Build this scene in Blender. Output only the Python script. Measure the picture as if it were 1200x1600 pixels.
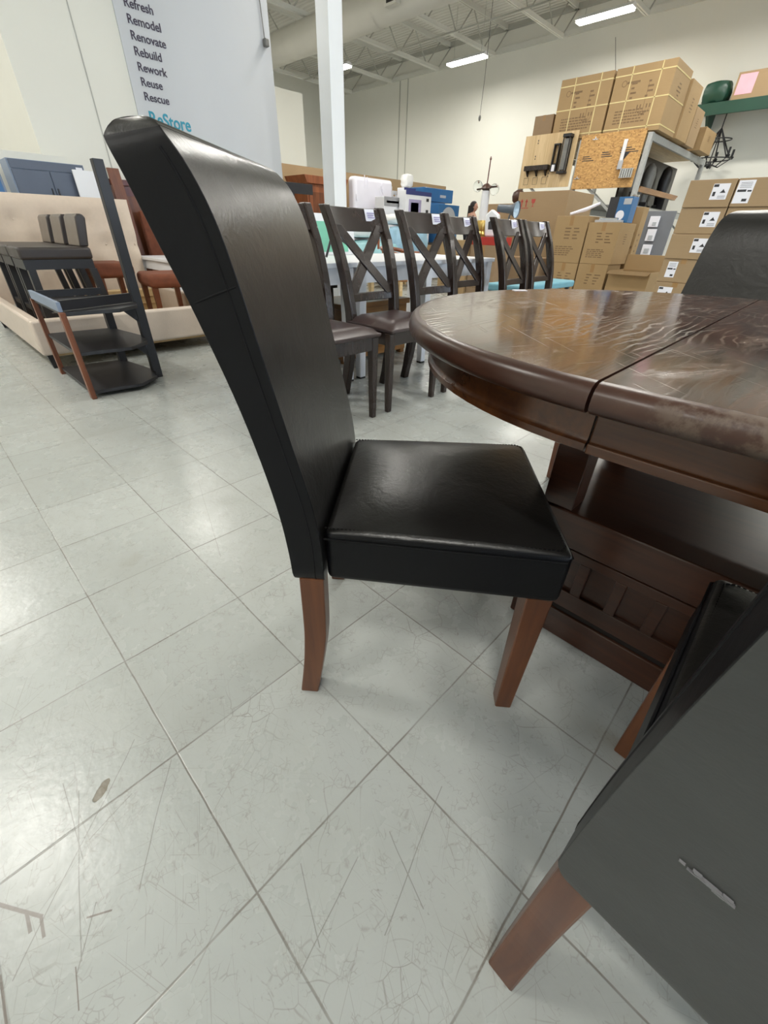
import bpy, bmesh, math, random
from mathutils import Vector, Matrix
R = math.radians
PI = math.pi
random.seed(7)
SC = bpy.context.scene
COL = SC.collection
for o in list(bpy.data.objects):
    bpy.data.objects.remove(o)

# ------------------------------------------------------------------ camera
cam_d = bpy.data.cameras.new('camera')
cam = bpy.data.objects.new('camera', cam_d)
COL.objects.link(cam)
cam_d.sensor_fit = 'VERTICAL'
cam_d.sensor_height = 24.0
cam_d.lens = 24.0 * 639.7 / 1600.0
cam_d.clip_start = 0.01
cam_d.clip_end = 200
rt, dn, fw = Vector((.7010, -.7130, .0224)), Vector((-.3884, -.4078, -.8265)), Vector((.5981, .5706, -.5625))
rt.normalize()
fw = (fw - rt * fw.dot(rt)).normalized()
up = -(fw.cross(rt)).normalized()
cam.matrix_world = Matrix(((rt.x, up.x, -fw.x, 0), (rt.y, up.y, -fw.y, 0), (rt.z, up.z, -fw.z, .8884), (0, 0, 0, 1)))
if up.z < 0:
    up = -up
    cam.matrix_world = Matrix(((rt.x, up.x, -fw.x, 0), (rt.y, up.y, -fw.y, 0), (rt.z, up.z, -fw.z, .8884), (0, 0, 0, 1)))
SC.camera = cam

# ------------------------------------------------------------------ world, daylight, exposure
vs = SC.view_settings
vs.view_transform = 'Standard'
vs.look = 'None'
vs.gamma = 1
vs.use_curve_mapping = False
vs.exposure = 0.0
W = bpy.data.worlds.new('world')
SC.world = W
W.use_nodes = True
W.node_tree.nodes['Background'].inputs[0].default_value = (.62, .75, .95, 1)
W.node_tree.nodes['Background'].inputs[1].default_value = 1.6
LAMP_W = 92          # watts of each ceiling fixture
DAY_W = 330          # daylight through the added, unseen storefront


def area(name, loc, rot, sx, sy, power, color):
    d = bpy.data.lights.new(name, 'AREA')
    d.shape = 'RECTANGLE'
    d.size, d.size_y = sx, sy
    d.energy = power
    d.color = color
    o = bpy.data.objects.new(name, d)
    o.location = loc
    o.rotation_euler = rot
    COL.objects.link(o)
    return o


area('added_storefront_daylight', (3.0, -7.3, 1.75), (R(90), 0, 0), 11.0, 3.0, DAY_W, (.80, .90, 1.0))  # unseen source, added for cool light on the lettered wall and column

# ------------------------------------------------------------------ materials


class NT:
    """tiny node-graph helper"""

    def __init__(s, name):
        s.m = bpy.data.materials.new(name)
        s.m.use_nodes = True
        s.t = s.m.node_tree
        s.b = s.t.nodes['Principled BSDF']
        s.tc = s.t.nodes.new('ShaderNodeTexCoord')

    def n(s, typ, **kw):
        x = s.t.nodes.new(typ)
        for k, v in kw.items():
            setattr(x, k, v)
        return x

    def put(s, sock, v):
        if hasattr(v, 'is_linked'):
            s.t.links.new(v, sock)
        else:
            sock.default_value = v

    def math(s, op, a, b=0.0, clamp=False):
        x = s.n('ShaderNodeMath', operation=op)
        x.use_clamp = clamp
        s.put(x.inputs[0], a)
        s.put(x.inputs[1], b)
        return x.outputs[0]

    def mix(s, f, a, b):
        x = s.n('ShaderNodeMix', data_type='RGBA')
        s.put(x.inputs[0], f)
        s.put(x.inputs[6], a)
        s.put(x.inputs[7], b)
        return x.outputs[2]

    def mapping(s, loc=(0, 0, 0), rot=(0, 0, 0), scale=(1, 1, 1), src=None):
        x = s.n('ShaderNodeMapping')
        x.inputs[1].default_value = loc
        x.inputs[2].default_value = rot
        x.inputs[3].default_value = scale
        s.t.links.new(src or s.tc.outputs['Object'], x.inputs[0])
        return x.outputs[0]

    def noise(s, scale, detail=3, rough=.5, vec=None, dist=0):
        x = s.n('ShaderNodeTexNoise')
        x.inputs['Scale'].default_value = scale
        x.inputs['Detail'].default_value = detail
        x.inputs['Roughness'].default_value = rough
        x.inputs['Distortion'].default_value = dist
        s.t.links.new(vec or s.tc.outputs['Object'], x.inputs['Vector'])
        return x.outputs[0]

    def ramp(s, v, lo, hi, a=0.0, b=1.0):
        x = s.n('ShaderNodeMapRange')
        x.interpolation_type = 'SMOOTHSTEP'
        s.put(x.inputs[0], v)
        x.inputs[1].default_value = lo
        x.inputs[2].default_value = hi
        x.inputs[3].default_value = a
        x.inputs[4].default_value = b
        return x.outputs[0]

    def bump(s, h, strength=.2, dist=.01):
        x = s.n('ShaderNodeBump')
        x.inputs['Strength'].default_value = strength
        x.inputs['Distance'].default_value = dist
        s.put(x.inputs['Height'], h)
        s.t.links.new(x.outputs[0], s.b.inputs['Normal'])

    def out(s, base=None, rough=None, metal=None, coat=None, spec=None):
        if base is not None:
            s.put(s.b.inputs['Base Color'], base)
        if rough is not None:
            s.put(s.b.inputs['Roughness'], rough)
        if metal is not None:
            s.b.inputs['Metallic'].default_value = metal
        if coat is not None:
            s.b.inputs['Coat Weight'].default_value = coat
            s.b.inputs['Coat Roughness'].default_value = .12
        if spec is not None:
            s.b.inputs['Specular IOR Level'].default_value = spec
        return s.m


def c4(c):
    return (c[0], c[1], c[2], 1)


def plain(name, col, rough=.5, metal=0, var=.12, scale=6, bump=0, coat=None, spec=None):
    g = NT(name)
    f = g.noise(scale, 4)
    lo = [max(0, v * (1 - var)) for v in col]
    hi = [min(1, v * (1 + var)) for v in col]
    m = g.out(g.mix(f, c4(lo), c4(hi)), rough, metal, coat, spec)
    if bump:
        g.bump(g.noise(scale * 12, 3), bump, .004)
    return m


def wood(name, dark, light, rough=.25, axis=0, scale=7, coat=None, spec=.5):
    g = NT(name)
    sc = [scale * 3] * 3
    sc[axis] = scale * .28
    v = g.mapping(scale=sc)
    a = g.noise(1.0, 5, .6, v, 1.2)
    fine = [120] * 3
    fine[axis] = 5
    b = g.noise(1.0, 2, .5, g.mapping(scale=fine))
    f = g.math('ADD', g.math('MULTIPLY', a, .75), g.math('MULTIPLY', b, .25))
    base = g.mix(g.ramp(f, .32, .68), c4(dark), c4(light))
    m = g.out(base, rough, 0, coat, spec)
    g.bump(f, .06, .003)
    return m


def leather(name, col, rough, wrinkle=.25, var=.35, spec=.5):
    g = NT(name)
    a = g.noise(5, 5, .6, None, .6)
    base = g.mix(a, c4([c * (1 - var) for c in col]), c4([c * (1 + var) for c in col]))
    w = g.noise(11, 4, .6, None, 1.2)
    v = g.n('ShaderNodeTexVoronoi')
    v.inputs['Scale'].default_value = 420
    g.t.links.new(g.tc.outputs['Object'], v.inputs['Vector'])
    h = g.math('ADD', w, g.math('MULTIPLY', v.outputs['Distance'], .06))
    rr = g.math('ADD', rough - .06, g.math('MULTIPLY', g.noise(9, 4), .14))
    m = g.out(base, rr, 0, None, spec)
    h = g.math('ADD', h, g.math('MULTIPLY', g.noise(58, 3, .6, None, .8), .45))
    g.bump(h, wrinkle, .006)
    return m


def floor_mat():
    g = NT('vinyl_tile_floor')
    T = .3048
    sep = g.n('ShaderNodeSeparateXYZ')
    g.t.links.new(g.tc.outputs['Object'], sep.inputs[0])
    wob = g.math('MULTIPLY', g.math('SUBTRACT', g.noise(9, 2), .5), .004)

    def cell(sock, off):
        q = g.math('DIVIDE', g.math('SUBTRACT', g.math('ADD', sock, wob), off), T)
        fr = g.math('FRACT', q)
        d = g.math('MULTIPLY', g.math('MINIMUM', fr, g.math('SUBTRACT', 1.0, fr)), T)
        return d, g.math('FLOOR', q)
    dx, ix = cell(sep.outputs[0], .0135)
    dy, iy = cell(sep.outputs[1], .2735)
    lx = g.ramp(dx, .0007, .0025, 1, 0)
    ly = g.ramp(dy, .0007, .0025, 1, 0)
    line = g.math('MAXIMUM', lx, ly)
    vis = g.ramp(g.noise(3.3, 4, .65), .30, .62, .25, 1.0)
    line = g.math('MULTIPLY', line, vis)
    cb = g.n('ShaderNodeCombineXYZ')
    g.t.links.new(ix, cb.inputs[0])
    g.t.links.new(iy, cb.inputs[1])
    wn = g.n('ShaderNodeTexWhiteNoise', noise_dimensions='2D')
    g.t.links.new(cb.outputs[0], wn.inputs[0])
    tone = wn.outputs[0]
    # cracks
    dn_ = g.n('ShaderNodeTexNoise')
    dn_.inputs['Scale'].default_value = 5
    g.t.links.new(g.tc.outputs['Object'], dn_.inputs['Vector'])
    mixv = g.n('ShaderNodeVectorMath', operation='MULTIPLY_ADD')
    g.t.links.new(dn_.outputs['Color'], mixv.inputs[0])
    mixv.inputs[1].default_value = (.13, .13, .13)
    g.t.links.new(g.tc.outputs['Object'], mixv.inputs[2])

    def crack(scale, w, lo, hi, ns, seed):
        v = g.n('ShaderNodeTexVoronoi', feature='DISTANCE_TO_EDGE')
        v.inputs['Scale'].default_value = scale
        g.t.links.new(g.mapping(loc=(seed, seed * .7, 0), src=mixv.outputs[0]), v.inputs['Vector'])
        e = g.ramp(v.outputs['Distance'], 0, w, 1, 0)
        return g.math('MULTIPLY', e, g.ramp(g.noise(ns, 4, .6, g.mapping(loc=(seed * 3, 1, 0))), lo, hi))
    c1 = crack(9, .014, .50, .66, 2.2, 0)
    c2 = crack(24, .030, .56, .68, 3.4, 4.1)
    c3 = crack(55, .07, .53, .60, 21, 2.3)
    c4_ = crack(95, .10, .56, .62, 33, 7.7)
    # straight scratches in several directions

    def scr(rot, sx, sy, lo, hi, seed):
        r_ = g.mapping(loc=(seed, seed * 1.7, 0), rot=(0, 0, R(rot)))
        v = g.mapping(scale=(sx, sy, 1), src=r_)
        return g.ramp(g.noise(1, 1, .4, v, .25), lo, hi)
    scs = scr(20, 6, 330, .70, .76, 1)
    for q in ((68, 7, 420, .70, .76, 5), (-28, 5, 300, .71, .77, 9), (112, 9, 420, .70, .75, 13), (45, 4, 260, .72, .77, 17), (88, 8, 380, .71, .76, 23), (-65, 6, 350, .71, .76, 29)):
        scs = g.math('MAXIMUM', scs, scr(*q))
    scs = g.math('MULTIPLY', scs, g.ramp(g.noise(1.7, 3, .6, g.mapping(loc=(7, 2, 0))), .36, .6, .25, 1))

    def seg(ax, ay, bx_, by_, w):
        L = math.hypot(bx_ - ax, by_ - ay)
        mp = g.n('ShaderNodeVectorMath', operation='SUBTRACT')
        g.t.links.new(mixw, mp.inputs[0])
        mp.inputs[1].default_value = ((ax + bx_) / 2, (ay + by_) / 2, 0)
        v = g.mapping(rot=(0, 0, -math.atan2(by_ - ay, bx_ - ax)), src=mp.outputs[0])
        sp_ = g.n('ShaderNodeSeparateXYZ')
        g.t.links.new(v, sp_.inputs[0])
        d = g.math('MAXIMUM', g.math('SUBTRACT', g.math('ABSOLUTE', sp_.outputs[0]), L / 2), g.math('ABSOLUTE', sp_.outputs[1]))
        return g.ramp(d, w * .55, w, 1, 0)
    mw = g.n('ShaderNodeVectorMath', operation='MULTIPLY_ADD')
    g.t.links.new(dn_.outputs['Color'], mw.inputs[0])
    mw.inputs[1].default_value = (.012, .012, 0)
    mo_ = g.n('ShaderNodeVectorMath', operation='SUBTRACT')
    g.t.links.new(g.tc.outputs['Object'], mo_.inputs[0])
    mo_.inputs[1].default_value = (.006, .006, 0)
    g.t.links.new(mo_.outputs[0], mw.inputs[2])
    mixw = mw.outputs[0]
    longs = None
    for q in LONG:
        e = seg(*q, .0011)
        longs = e if longs is None else g.math('MAXIMUM', longs, e)
    tape = None
    for q in TAPE:
        e = seg(*q)
        tape = e if tape is None else g.math('MAXIMUM', tape, e)
    grime = g.ramp(g.noise(2.3, 6, .66), .42, .78)
    specks = g.ramp(g.noise(75, 2, .5), .72, .77)
    # base
    base = g.mix(tone, (.385, .405, .388, 1), (.425, .447, .430, 1))
    base = g.mix(g.math('MULTIPLY', grime, .35), base, (.30, .30, .265, 1))
    base = g.mix(g.math('MULTIPLY', scs, .38), base, (.24, .225, .195, 1))
    base = g.mix(g.math('MULTIPLY', g.math('MAXIMUM', c1, c2), .50), base, (.19, .17, .145, 1))
    base = g.mix(g.math('MULTIPLY', g.math('MAXIMUM', c3, c4_), .32), base, (.20, .175, .15, 1))
    base = g.mix(g.math('MULTIPLY', longs, .5), base, (.15, .14, .12, 1))
    base = g.mix(g.math('MULTIPLY', tape, .8), base, (.17, .14, .12, 1))
    base = g.mix(g.math('MULTIPLY', specks, .4), base, (.2, .19, .16, 1))
    base = g.mix(g.math('MULTIPLY', line, .90), base, (.16, .145, .125, 1))

    # local marks: a chipped tile, a scuffed patch, dark scrape marks
    def blob(cx, cy, ang, ax, ay, soft=.3):
        mp = g.n('ShaderNodeVectorMath', operation='SUBTRACT')
        g.t.links.new(g.tc.outputs['Object'], mp.inputs[0])
        mp.inputs[1].default_value = (cx, cy, 0)
        v = g.mapping(scale=(1 / ax, 1 / ay, 1), src=g.mapping(rot=(0, 0, R(-ang)), src=mp.outputs[0]))
        ln = g.n('ShaderNodeVectorMath', operation='LENGTH')
        g.t.links.new(v, ln.inputs[0])
        d = g.math('ADD', ln.outputs['Value'], g.math('MULTIPLY', g.math('SUBTRACT', g.noise(42, 3), .5), 1.1))
        return g.ramp(d, 1 - soft, 1, 1, 0)
    chip = blob(CHIP[0], CHIP[1], 40, .021, .009, .15)
    base = g.mix(chip, base, (.17, .15, .11, 1))
    scuff = blob(SCUFF[0], SCUFF[1], 20, .05, .03, .5)
    base = g.mix(g.math('MULTIPLY', scuff, .28), base, (.3, .29, .25, 1))
    rough = g.math('ADD', .15, g.math('MULTIPLY', g.noise(5, 5, .6), .22))
    rough = g.math('ADD', rough, g.math('MULTIPLY', grime, .12))
    m = g.out(base, rough, 0, None, .5)
    h = g.math('ADD', g.math('MULTIPLY', g.noise(28, 3, .5), .5), g.math('MULTIPLY', line, -1.2))
    h = g.math('SUBTRACT', h, g.math('MULTIPLY', chip, 2.0))
    h = g.math('ADD', h, g.math('MULTIPLY', g.noise(64, 2, .5), .35))
    g.bump(h, .17, .006)
    return m


CHIP = (-.116, .612)
SCUFF = (.156, 1.265)
LONG = [(-0.0008, 0.5762, -0.1192, 0.4126), (-0.0384, 0.6689, -0.2797, 0.4376), (-0.0789, 0.5669, -0.1547, 0.5443), (-0.1649, 0.6773, -0.1702, 0.5221), (-0.1477, 0.6431, -0.2066, 0.3902), (0.1242, 0.0943, 0.3474, 0.1566), (0.0112, 0.1523, 0.1597, 0.191), (0.5432, 1.6192, 0.3707, 1.0878), (0.2249, 0.1772, 0.1878, 0.071), (0.337, 2.9396, 0.5272, 2.5667), (0.0468, 0.153, 0.0849, 0.2539), (-0.1724, 0.4443, -0.2147, 0.3806)]
TAPE = [(-0.2784, 0.5499, -0.235, 0.4875, 0.0032), (-0.2495, 0.5072, -0.2504, 0.4798, 0.0032), (-0.235, 0.4875, -0.2373, 0.4597, 0.0028), (-0.1864, 0.4354, -0.1586, 0.4167, 0.0016), (-0.2918, 0.4542, -0.2932, 0.396, 0.0022), (-0.2142, 0.3889, -0.2233, 0.3393, 0.001)]


def table_mat():
    """dark cherry veneer, worn and dusty"""
    g = NT('worn_cherry_tabletop')
    v = g.mapping(scale=(1.3, 14, 6))
    a = g.noise(1.0, 5, .65, v, 2.2)
    b = g.noise(1, 2, .5, g.mapping(scale=(10, 190, 60)))
    f = g.math('ADD', g.math('MULTIPLY', a, .7), g.math('MULTIPLY', b, .3))
    base = g.mix(g.ramp(f, .34, .66), (.020, .0065, .004, 1), (.085, .028, .013, 1))
    wav = g.n('ShaderNodeTexWave', wave_type='BANDS', bands_direction='Y')
    wav.inputs['Scale'].default_value = 15
    wav.inputs['Distortion'].default_value = 12
    wav.inputs['Detail'].default_value = 3
    wav.inputs['Detail Scale'].default_value = .7
    g.t.links.new(g.mapping(scale=(.55, 1.2, 1)), wav.inputs['Vector'])
    pores = g.math('MULTIPLY', g.ramp(wav.outputs['Fac'], .78, .97), g.ramp(g.noise(3, 4, .6), .40, .62))
    dust = g.ramp(g.noise(5.5, 6, .68, g.mapping(scale=(.8, 1.8, 1)), .9), .52, .78)
    sx = g.ramp(g.noise(1, 1, .4, g.mapping(scale=(7, 420, 1), src=g.mapping(rot=(0, 0, R(25))))), .69, .74)
    sy = g.ramp(g.noise(1, 1, .4, g.mapping(scale=(6, 380, 1), src=g.mapping(rot=(0, 0, R(-50))))), .70, .75)
    wear = g.math('MAXIMUM', g.math('MULTIPLY', dust, .36), g.math('MULTIPLY', g.math('MAXIMUM', sx, sy), .22))
    wear = g.math('MAXIMUM', wear, g.math('MULTIPLY', pores, .20))
    base = g.mix(wear, base, (.33, .27, .21, 1))
    r = g.math('ADD', .10, g.math('MULTIPLY', wear, .8))
    m = g.out(base, r, 0, .15, .5)
    g.bump(g.math('ADD', b, pores), .05, .002)
    return m


def carton_mat(name, col):
    g = NT(name)
    a = g.noise(3, 4)
    fl = g.noise(1, 2, .5, g.mapping(scale=(6, 6, 160)))
    f = g.math('ADD', g.math('MULTIPLY', a, .6), g.math('MULTIPLY', fl, .4))
    m = g.out(g.mix(f, c4([c * .86 for c in col]), c4([c * 1.1 for c in col])), .75, 0, None, .25)
    return m


def deck_mat():
    g = NT('ribbed_steel_deck')
    w = g.n('ShaderNodeTexWave', wave_type='BANDS', bands_direction='X')
    w.inputs['Scale'].default_value = 2.1
    g.t.links.new(g.tc.outputs['Object'], w.inputs['Vector'])
    m = g.out(g.mix(w.outputs['Fac'], (.58, .57, .52, 1), (.68, .67, .62, 1)), .55)
    g.bump(w.outputs['Fac'], .8, .05)
    return m


def osb_mat():
    g = NT('oriented_strand_board')
    v = g.n('ShaderNodeTexVoronoi')
    v.inputs['Scale'].default_value = 26
    g.t.links.new(g.mapping(scale=(1, 1, 2.6), rot=(.4, 0, 0)), v.inputs['Vector'])
    cr = g.n('ShaderNodeSeparateColor')
    g.t.links.new(v.outputs['Color'], cr.inputs[0])
    base = g.mix(cr.outputs[0], (.42, .22, .07, 1), (.66, .39, .14, 1))
    base = g.mix(g.ramp(g.noise(30, 3), .60, .7), base, (.25, .12, .04, 1))
    return g.out(base, .6)


M = {}
M['floor'] = floor_mat()
M['deck'] = deck_mat()
M['wall'] = plain('painted_white_wall', (.75, .745, .68), .6, var=.03, scale=1.5)
M['wall_cool'] = plain('pale_grey_wall', (.56, .58, .61), .55, var=.02, scale=1.5)
M['steel_paint'] = plain('painted_white_steel', (.66, .66, .61), .45, var=.06, scale=2)
M['steel_dark'] = plain('dusty_joist_steel', (.42, .42, .38), .5, var=.1, scale=2)
M['duct'] = plain('painted_duct', (.55, .54, .49), .5, var=.06, scale=2)
M['hole'] = plain('dark_opening', (.02, .02, .02), .8)
M['column'] = plain('white_column_paint', (.80, .83, .86), .4, var=.03, scale=3)
M['leather'] = leather('black_bonded_leather', (.0095, .009, .0085), .31, .20)
M['leather_side'] = leather('black_side_leather', (.0035, .0038, .005), .40, .10, .35, .22)  # side faces: darker and less glossy than the seat leather
M['leather_back'] = leather('lightened_back_vinyl', (.040, .042, .041), .50, .10)  # matte back cover; light caught by the rear is put into the colour
M['thread'] = plain('black_thread', (.006, .006, .007), .6, spec=.15)
M['legwood'] = wood('cherry_leg_wood', (.068, .020, .007), (.130, .044, .014), .32, 2, 5)
M['tabletop'] = table_mat()
M['apron'] = wood('cherry_apron_wood', (.048, .016, .006), (.108, .038, .012), .24, 0, 4, .1)
M['apron_y'] = wood('cherry_apron_wood_long', (.048, .016, .006), (.108, .038, .012), .24, 1, 4, .1)


def lip_mat():
    g = NT('worn_table_edge_wood')
    a = g.noise(1.0, 5, .6, g.mapping(scale=(5, 5, 30)), 1)
    base = g.mix(a, (.022, .009, .006, 1), (.070, .028, .016, 1))
    wear = g.math('MULTIPLY', g.ramp(g.noise(26, 5, .7), .46, .62), g.ramp(g.noise(2.6, 3, .5), .40, .55))
    base = g.mix(g.math('MULTIPLY', wear, .28), base, (.30, .25, .19, 1))
    return g.out(base, g.math('ADD', .30, g.math('MULTIPLY', wear, .3)))


M['lip'] = lip_mat()
M['base'] = wood('cherry_base_wood', (.028, .010, .005), (.062, .021, .010), .28, 1, 4)
M['base_dark'] = wood('cherry_recess_wood', (.028, .009, .005), (.06, .019, .011), .34, 1, 4)
M['groove'] = plain('shadow_gap_wood', (.006, .003, .002), .7)
M['espresso'] = wood('espresso_chair_wood', (.014, .0085, .007), (.030, .018, .014), .27, 2, 4)
M['brownleather'] = leather('brown_seat_leather', (.045, .027, .026), .30, .14)
M['tag'] = plain('white_paper_tag', (.80, .80, .86), .5, var=.02)
M['ink'] = plain('black_ink', (.03, .03, .035), .6)
M['inkpurple'] = plain('dark_purple_lettering', (.045, .035, .065), .5)
M['teal'] = plain('teal_lettering', (.03, .30, .42), .5)
M['inkbrown'] = plain('faded_carton_print', (.20, .125, .062), .7)
M['inkred'] = plain('red_carton_print', (.42, .06, .045), .6)
M['carton'] = carton_mat('kraft_carton', (.35, .245, .140))
M['carton2'] = carton_mat('golden_kraft_carton', (.39, .265, .135))
M['carton3'] = carton_mat('pale_kraft_carton', (.31, .215, .13))
M['kraft_tape'] = plain('brown_packing_tape', (.33, .19, .075), .3)
M['strap'] = plain('yellow_plastic_strap', (.70, .58, .28), .4)
M['ply'] = wood('pale_plywood', (.55, .38, .19), (.72, .54, .31), .55, 2, 3)
M['osb'] = osb_mat()
M['rack'] = plain('galvanised_rack_steel', (.42, .43, .42), .42, .3, var=.2, scale=20)
M['green'] = plain('dark_green_rack_paint', (.012, .055, .035), .4)
M['black_metal'] = plain('black_metal', (.02, .02, .022), .4, .3)
M['black_paint'] = plain('black_painted_wood', (.014, .014, .017), .42)
M['chrome'] = plain('chrome', (.75, .76, .78), .15, 1)
M['white_gloss'] = plain('white_painted_furniture', (.78, .79, .82), .35, var=.03)
M['beige'] = plain('beige_linen', (.66, .55, .45), .85, var=.06, scale=40, bump=.2)
M['plastic_beige'] = plain('plastic_wrapped_beige_linen', (.60, .51, .43), .35, var=.1, scale=9, bump=.25)
M['taupe'] = leather('taupe_stool_leather', (.15, .125, .10), .38, .12)
M['darkseat'] = leather('dark_brown_stool_leather', (.035, .028, .026), .40, .12)
M['rust'] = plain('rust_velvet', (.17, .050, .022), .8, var=.4, scale=22, bump=.2)
M['rustwood'] = wood('rust_chair_wood', (.10, .03, .012), (.2, .065, .025), .35, 2, 4)
M['greycab'] = plain('slate_grey_cabinet', (.085, .105, .15), .4, var=.08)
M['greycab_edge'] = plain('pale_slate_cabinet_side', (.20, .25, .34), .4)
M['pinewood'] = wood('pale_pine', (.50, .35, .17), (.70, .53, .29), .55, 0, 3)
M['cherry_dark'] = wood('dark_red_cherry', (.07, .012, .010), (.14, .028, .018), .3, 2, 4)
M['armoire'] = wood('red_brown_armoire', (.17, .048, .018), (.30, .095, .035), .35, 2, 4)
M['goldenwood'] = wood('golden_oak', (.20, .085, .02), (.34, .16, .045), .3, 0, 4)
M['cardboard_wall'] = carton_mat('brown_board_panel', (.40, .28, .155))
M['scuff'] = plain('pale_rubbed_vinyl', (.17, .17, .18), .6)
M['glass_clear'] = None
M['plastic_white'] = plain('clear_wrapped_white_mattress', (.80, .78, .85), .22, var=.05, scale=6, bump=.5)
M['plastic_blue'] = plain('plastic_wrapped_blue_bedding', (.32, .52, .66), .2, var=.25, scale=9, bump=.5)
M['white_cloth'] = plain('white_bedding', (.8, .8, .78), .5, var=.06, scale=8, bump=.3)
M['greybox'] = plain('grey_printed_box', (.30, .30, .31), .4)
M['bluebox'] = plain('blue_printed_box', (.03, .14, .34), .35)
M['purple'] = plain('pale_purple_print', (.36, .33, .50), .4)
M['navy'] = plain('navy_print', (.035, .045, .17), .4)
M['palegrey'] = plain('pale_grey_print', (.45, .47, .50), .4)
M['gold'] = plain('brass', (.62, .43, .14), .28, .9)
M['spotgrey'] = plain('blue_grey_lamp_paint', (.10, .12, .15), .35)
M['spotlens'] = plain('pale_blue_reflector', (.50, .62, .72), .2)
M['brownpot'] = plain('dark_brown_glaze', (.06, .025, .015), .4)
M['red'] = plain('red_box_print', (.42, .03, .02), .4)
M['pink'] = plain('pink_paper', (.78, .42, .50), .6)
M['tealfabric'] = plain('teal_upholstery', (.16, .37, .45), .7, var=.1)
M['skin'] = plain('skin', (.56, .31, .22), .5, var=.05)
M['hair'] = plain('dark_brown_hair', (.012, .008, .007), .45)
M['shirt'] = plain('peach_blouse', (.50, .33, .26), .8)
M['jeans'] = plain('dark_trousers', (.03, .035, .05), .8)
M['dustyprops'] = plain('dusty_grey_hardware', (.18, .18, .17), .5, .2, var=.4, scale=15)
M['greypanel'] = plain('grey_door_panel', (.17, .18, .20), .5)
M['greenart'] = plain('green_print', (.18, .50, .36), .4, var=.4, scale=5)
M['tealart'] = plain('teal_print', (.30, .55, .58), .4, var=.2, scale=6)


def glass_mat():
    g = NT('clear_glass')
    g.b.inputs['Transmission Weight'].default_value = 1
    g.b.inputs['IOR'].default_value = 1.08
    return g.out((.95, .98, 1, 1), .03)


M['glass_clear'] = glass_mat()


def glow(name, col, st):
    g = NT(name)
    g.b.inputs['Emission Color'].default_value = c4(col)
    g.b.inputs['Emission Strength'].default_value = st
    return g.out(c4(col), .4)


M['tube'] = glow('lit_fixture_lens', (1, .97, .90), 9)

# ------------------------------------------------------------------ mesh helpers


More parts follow.
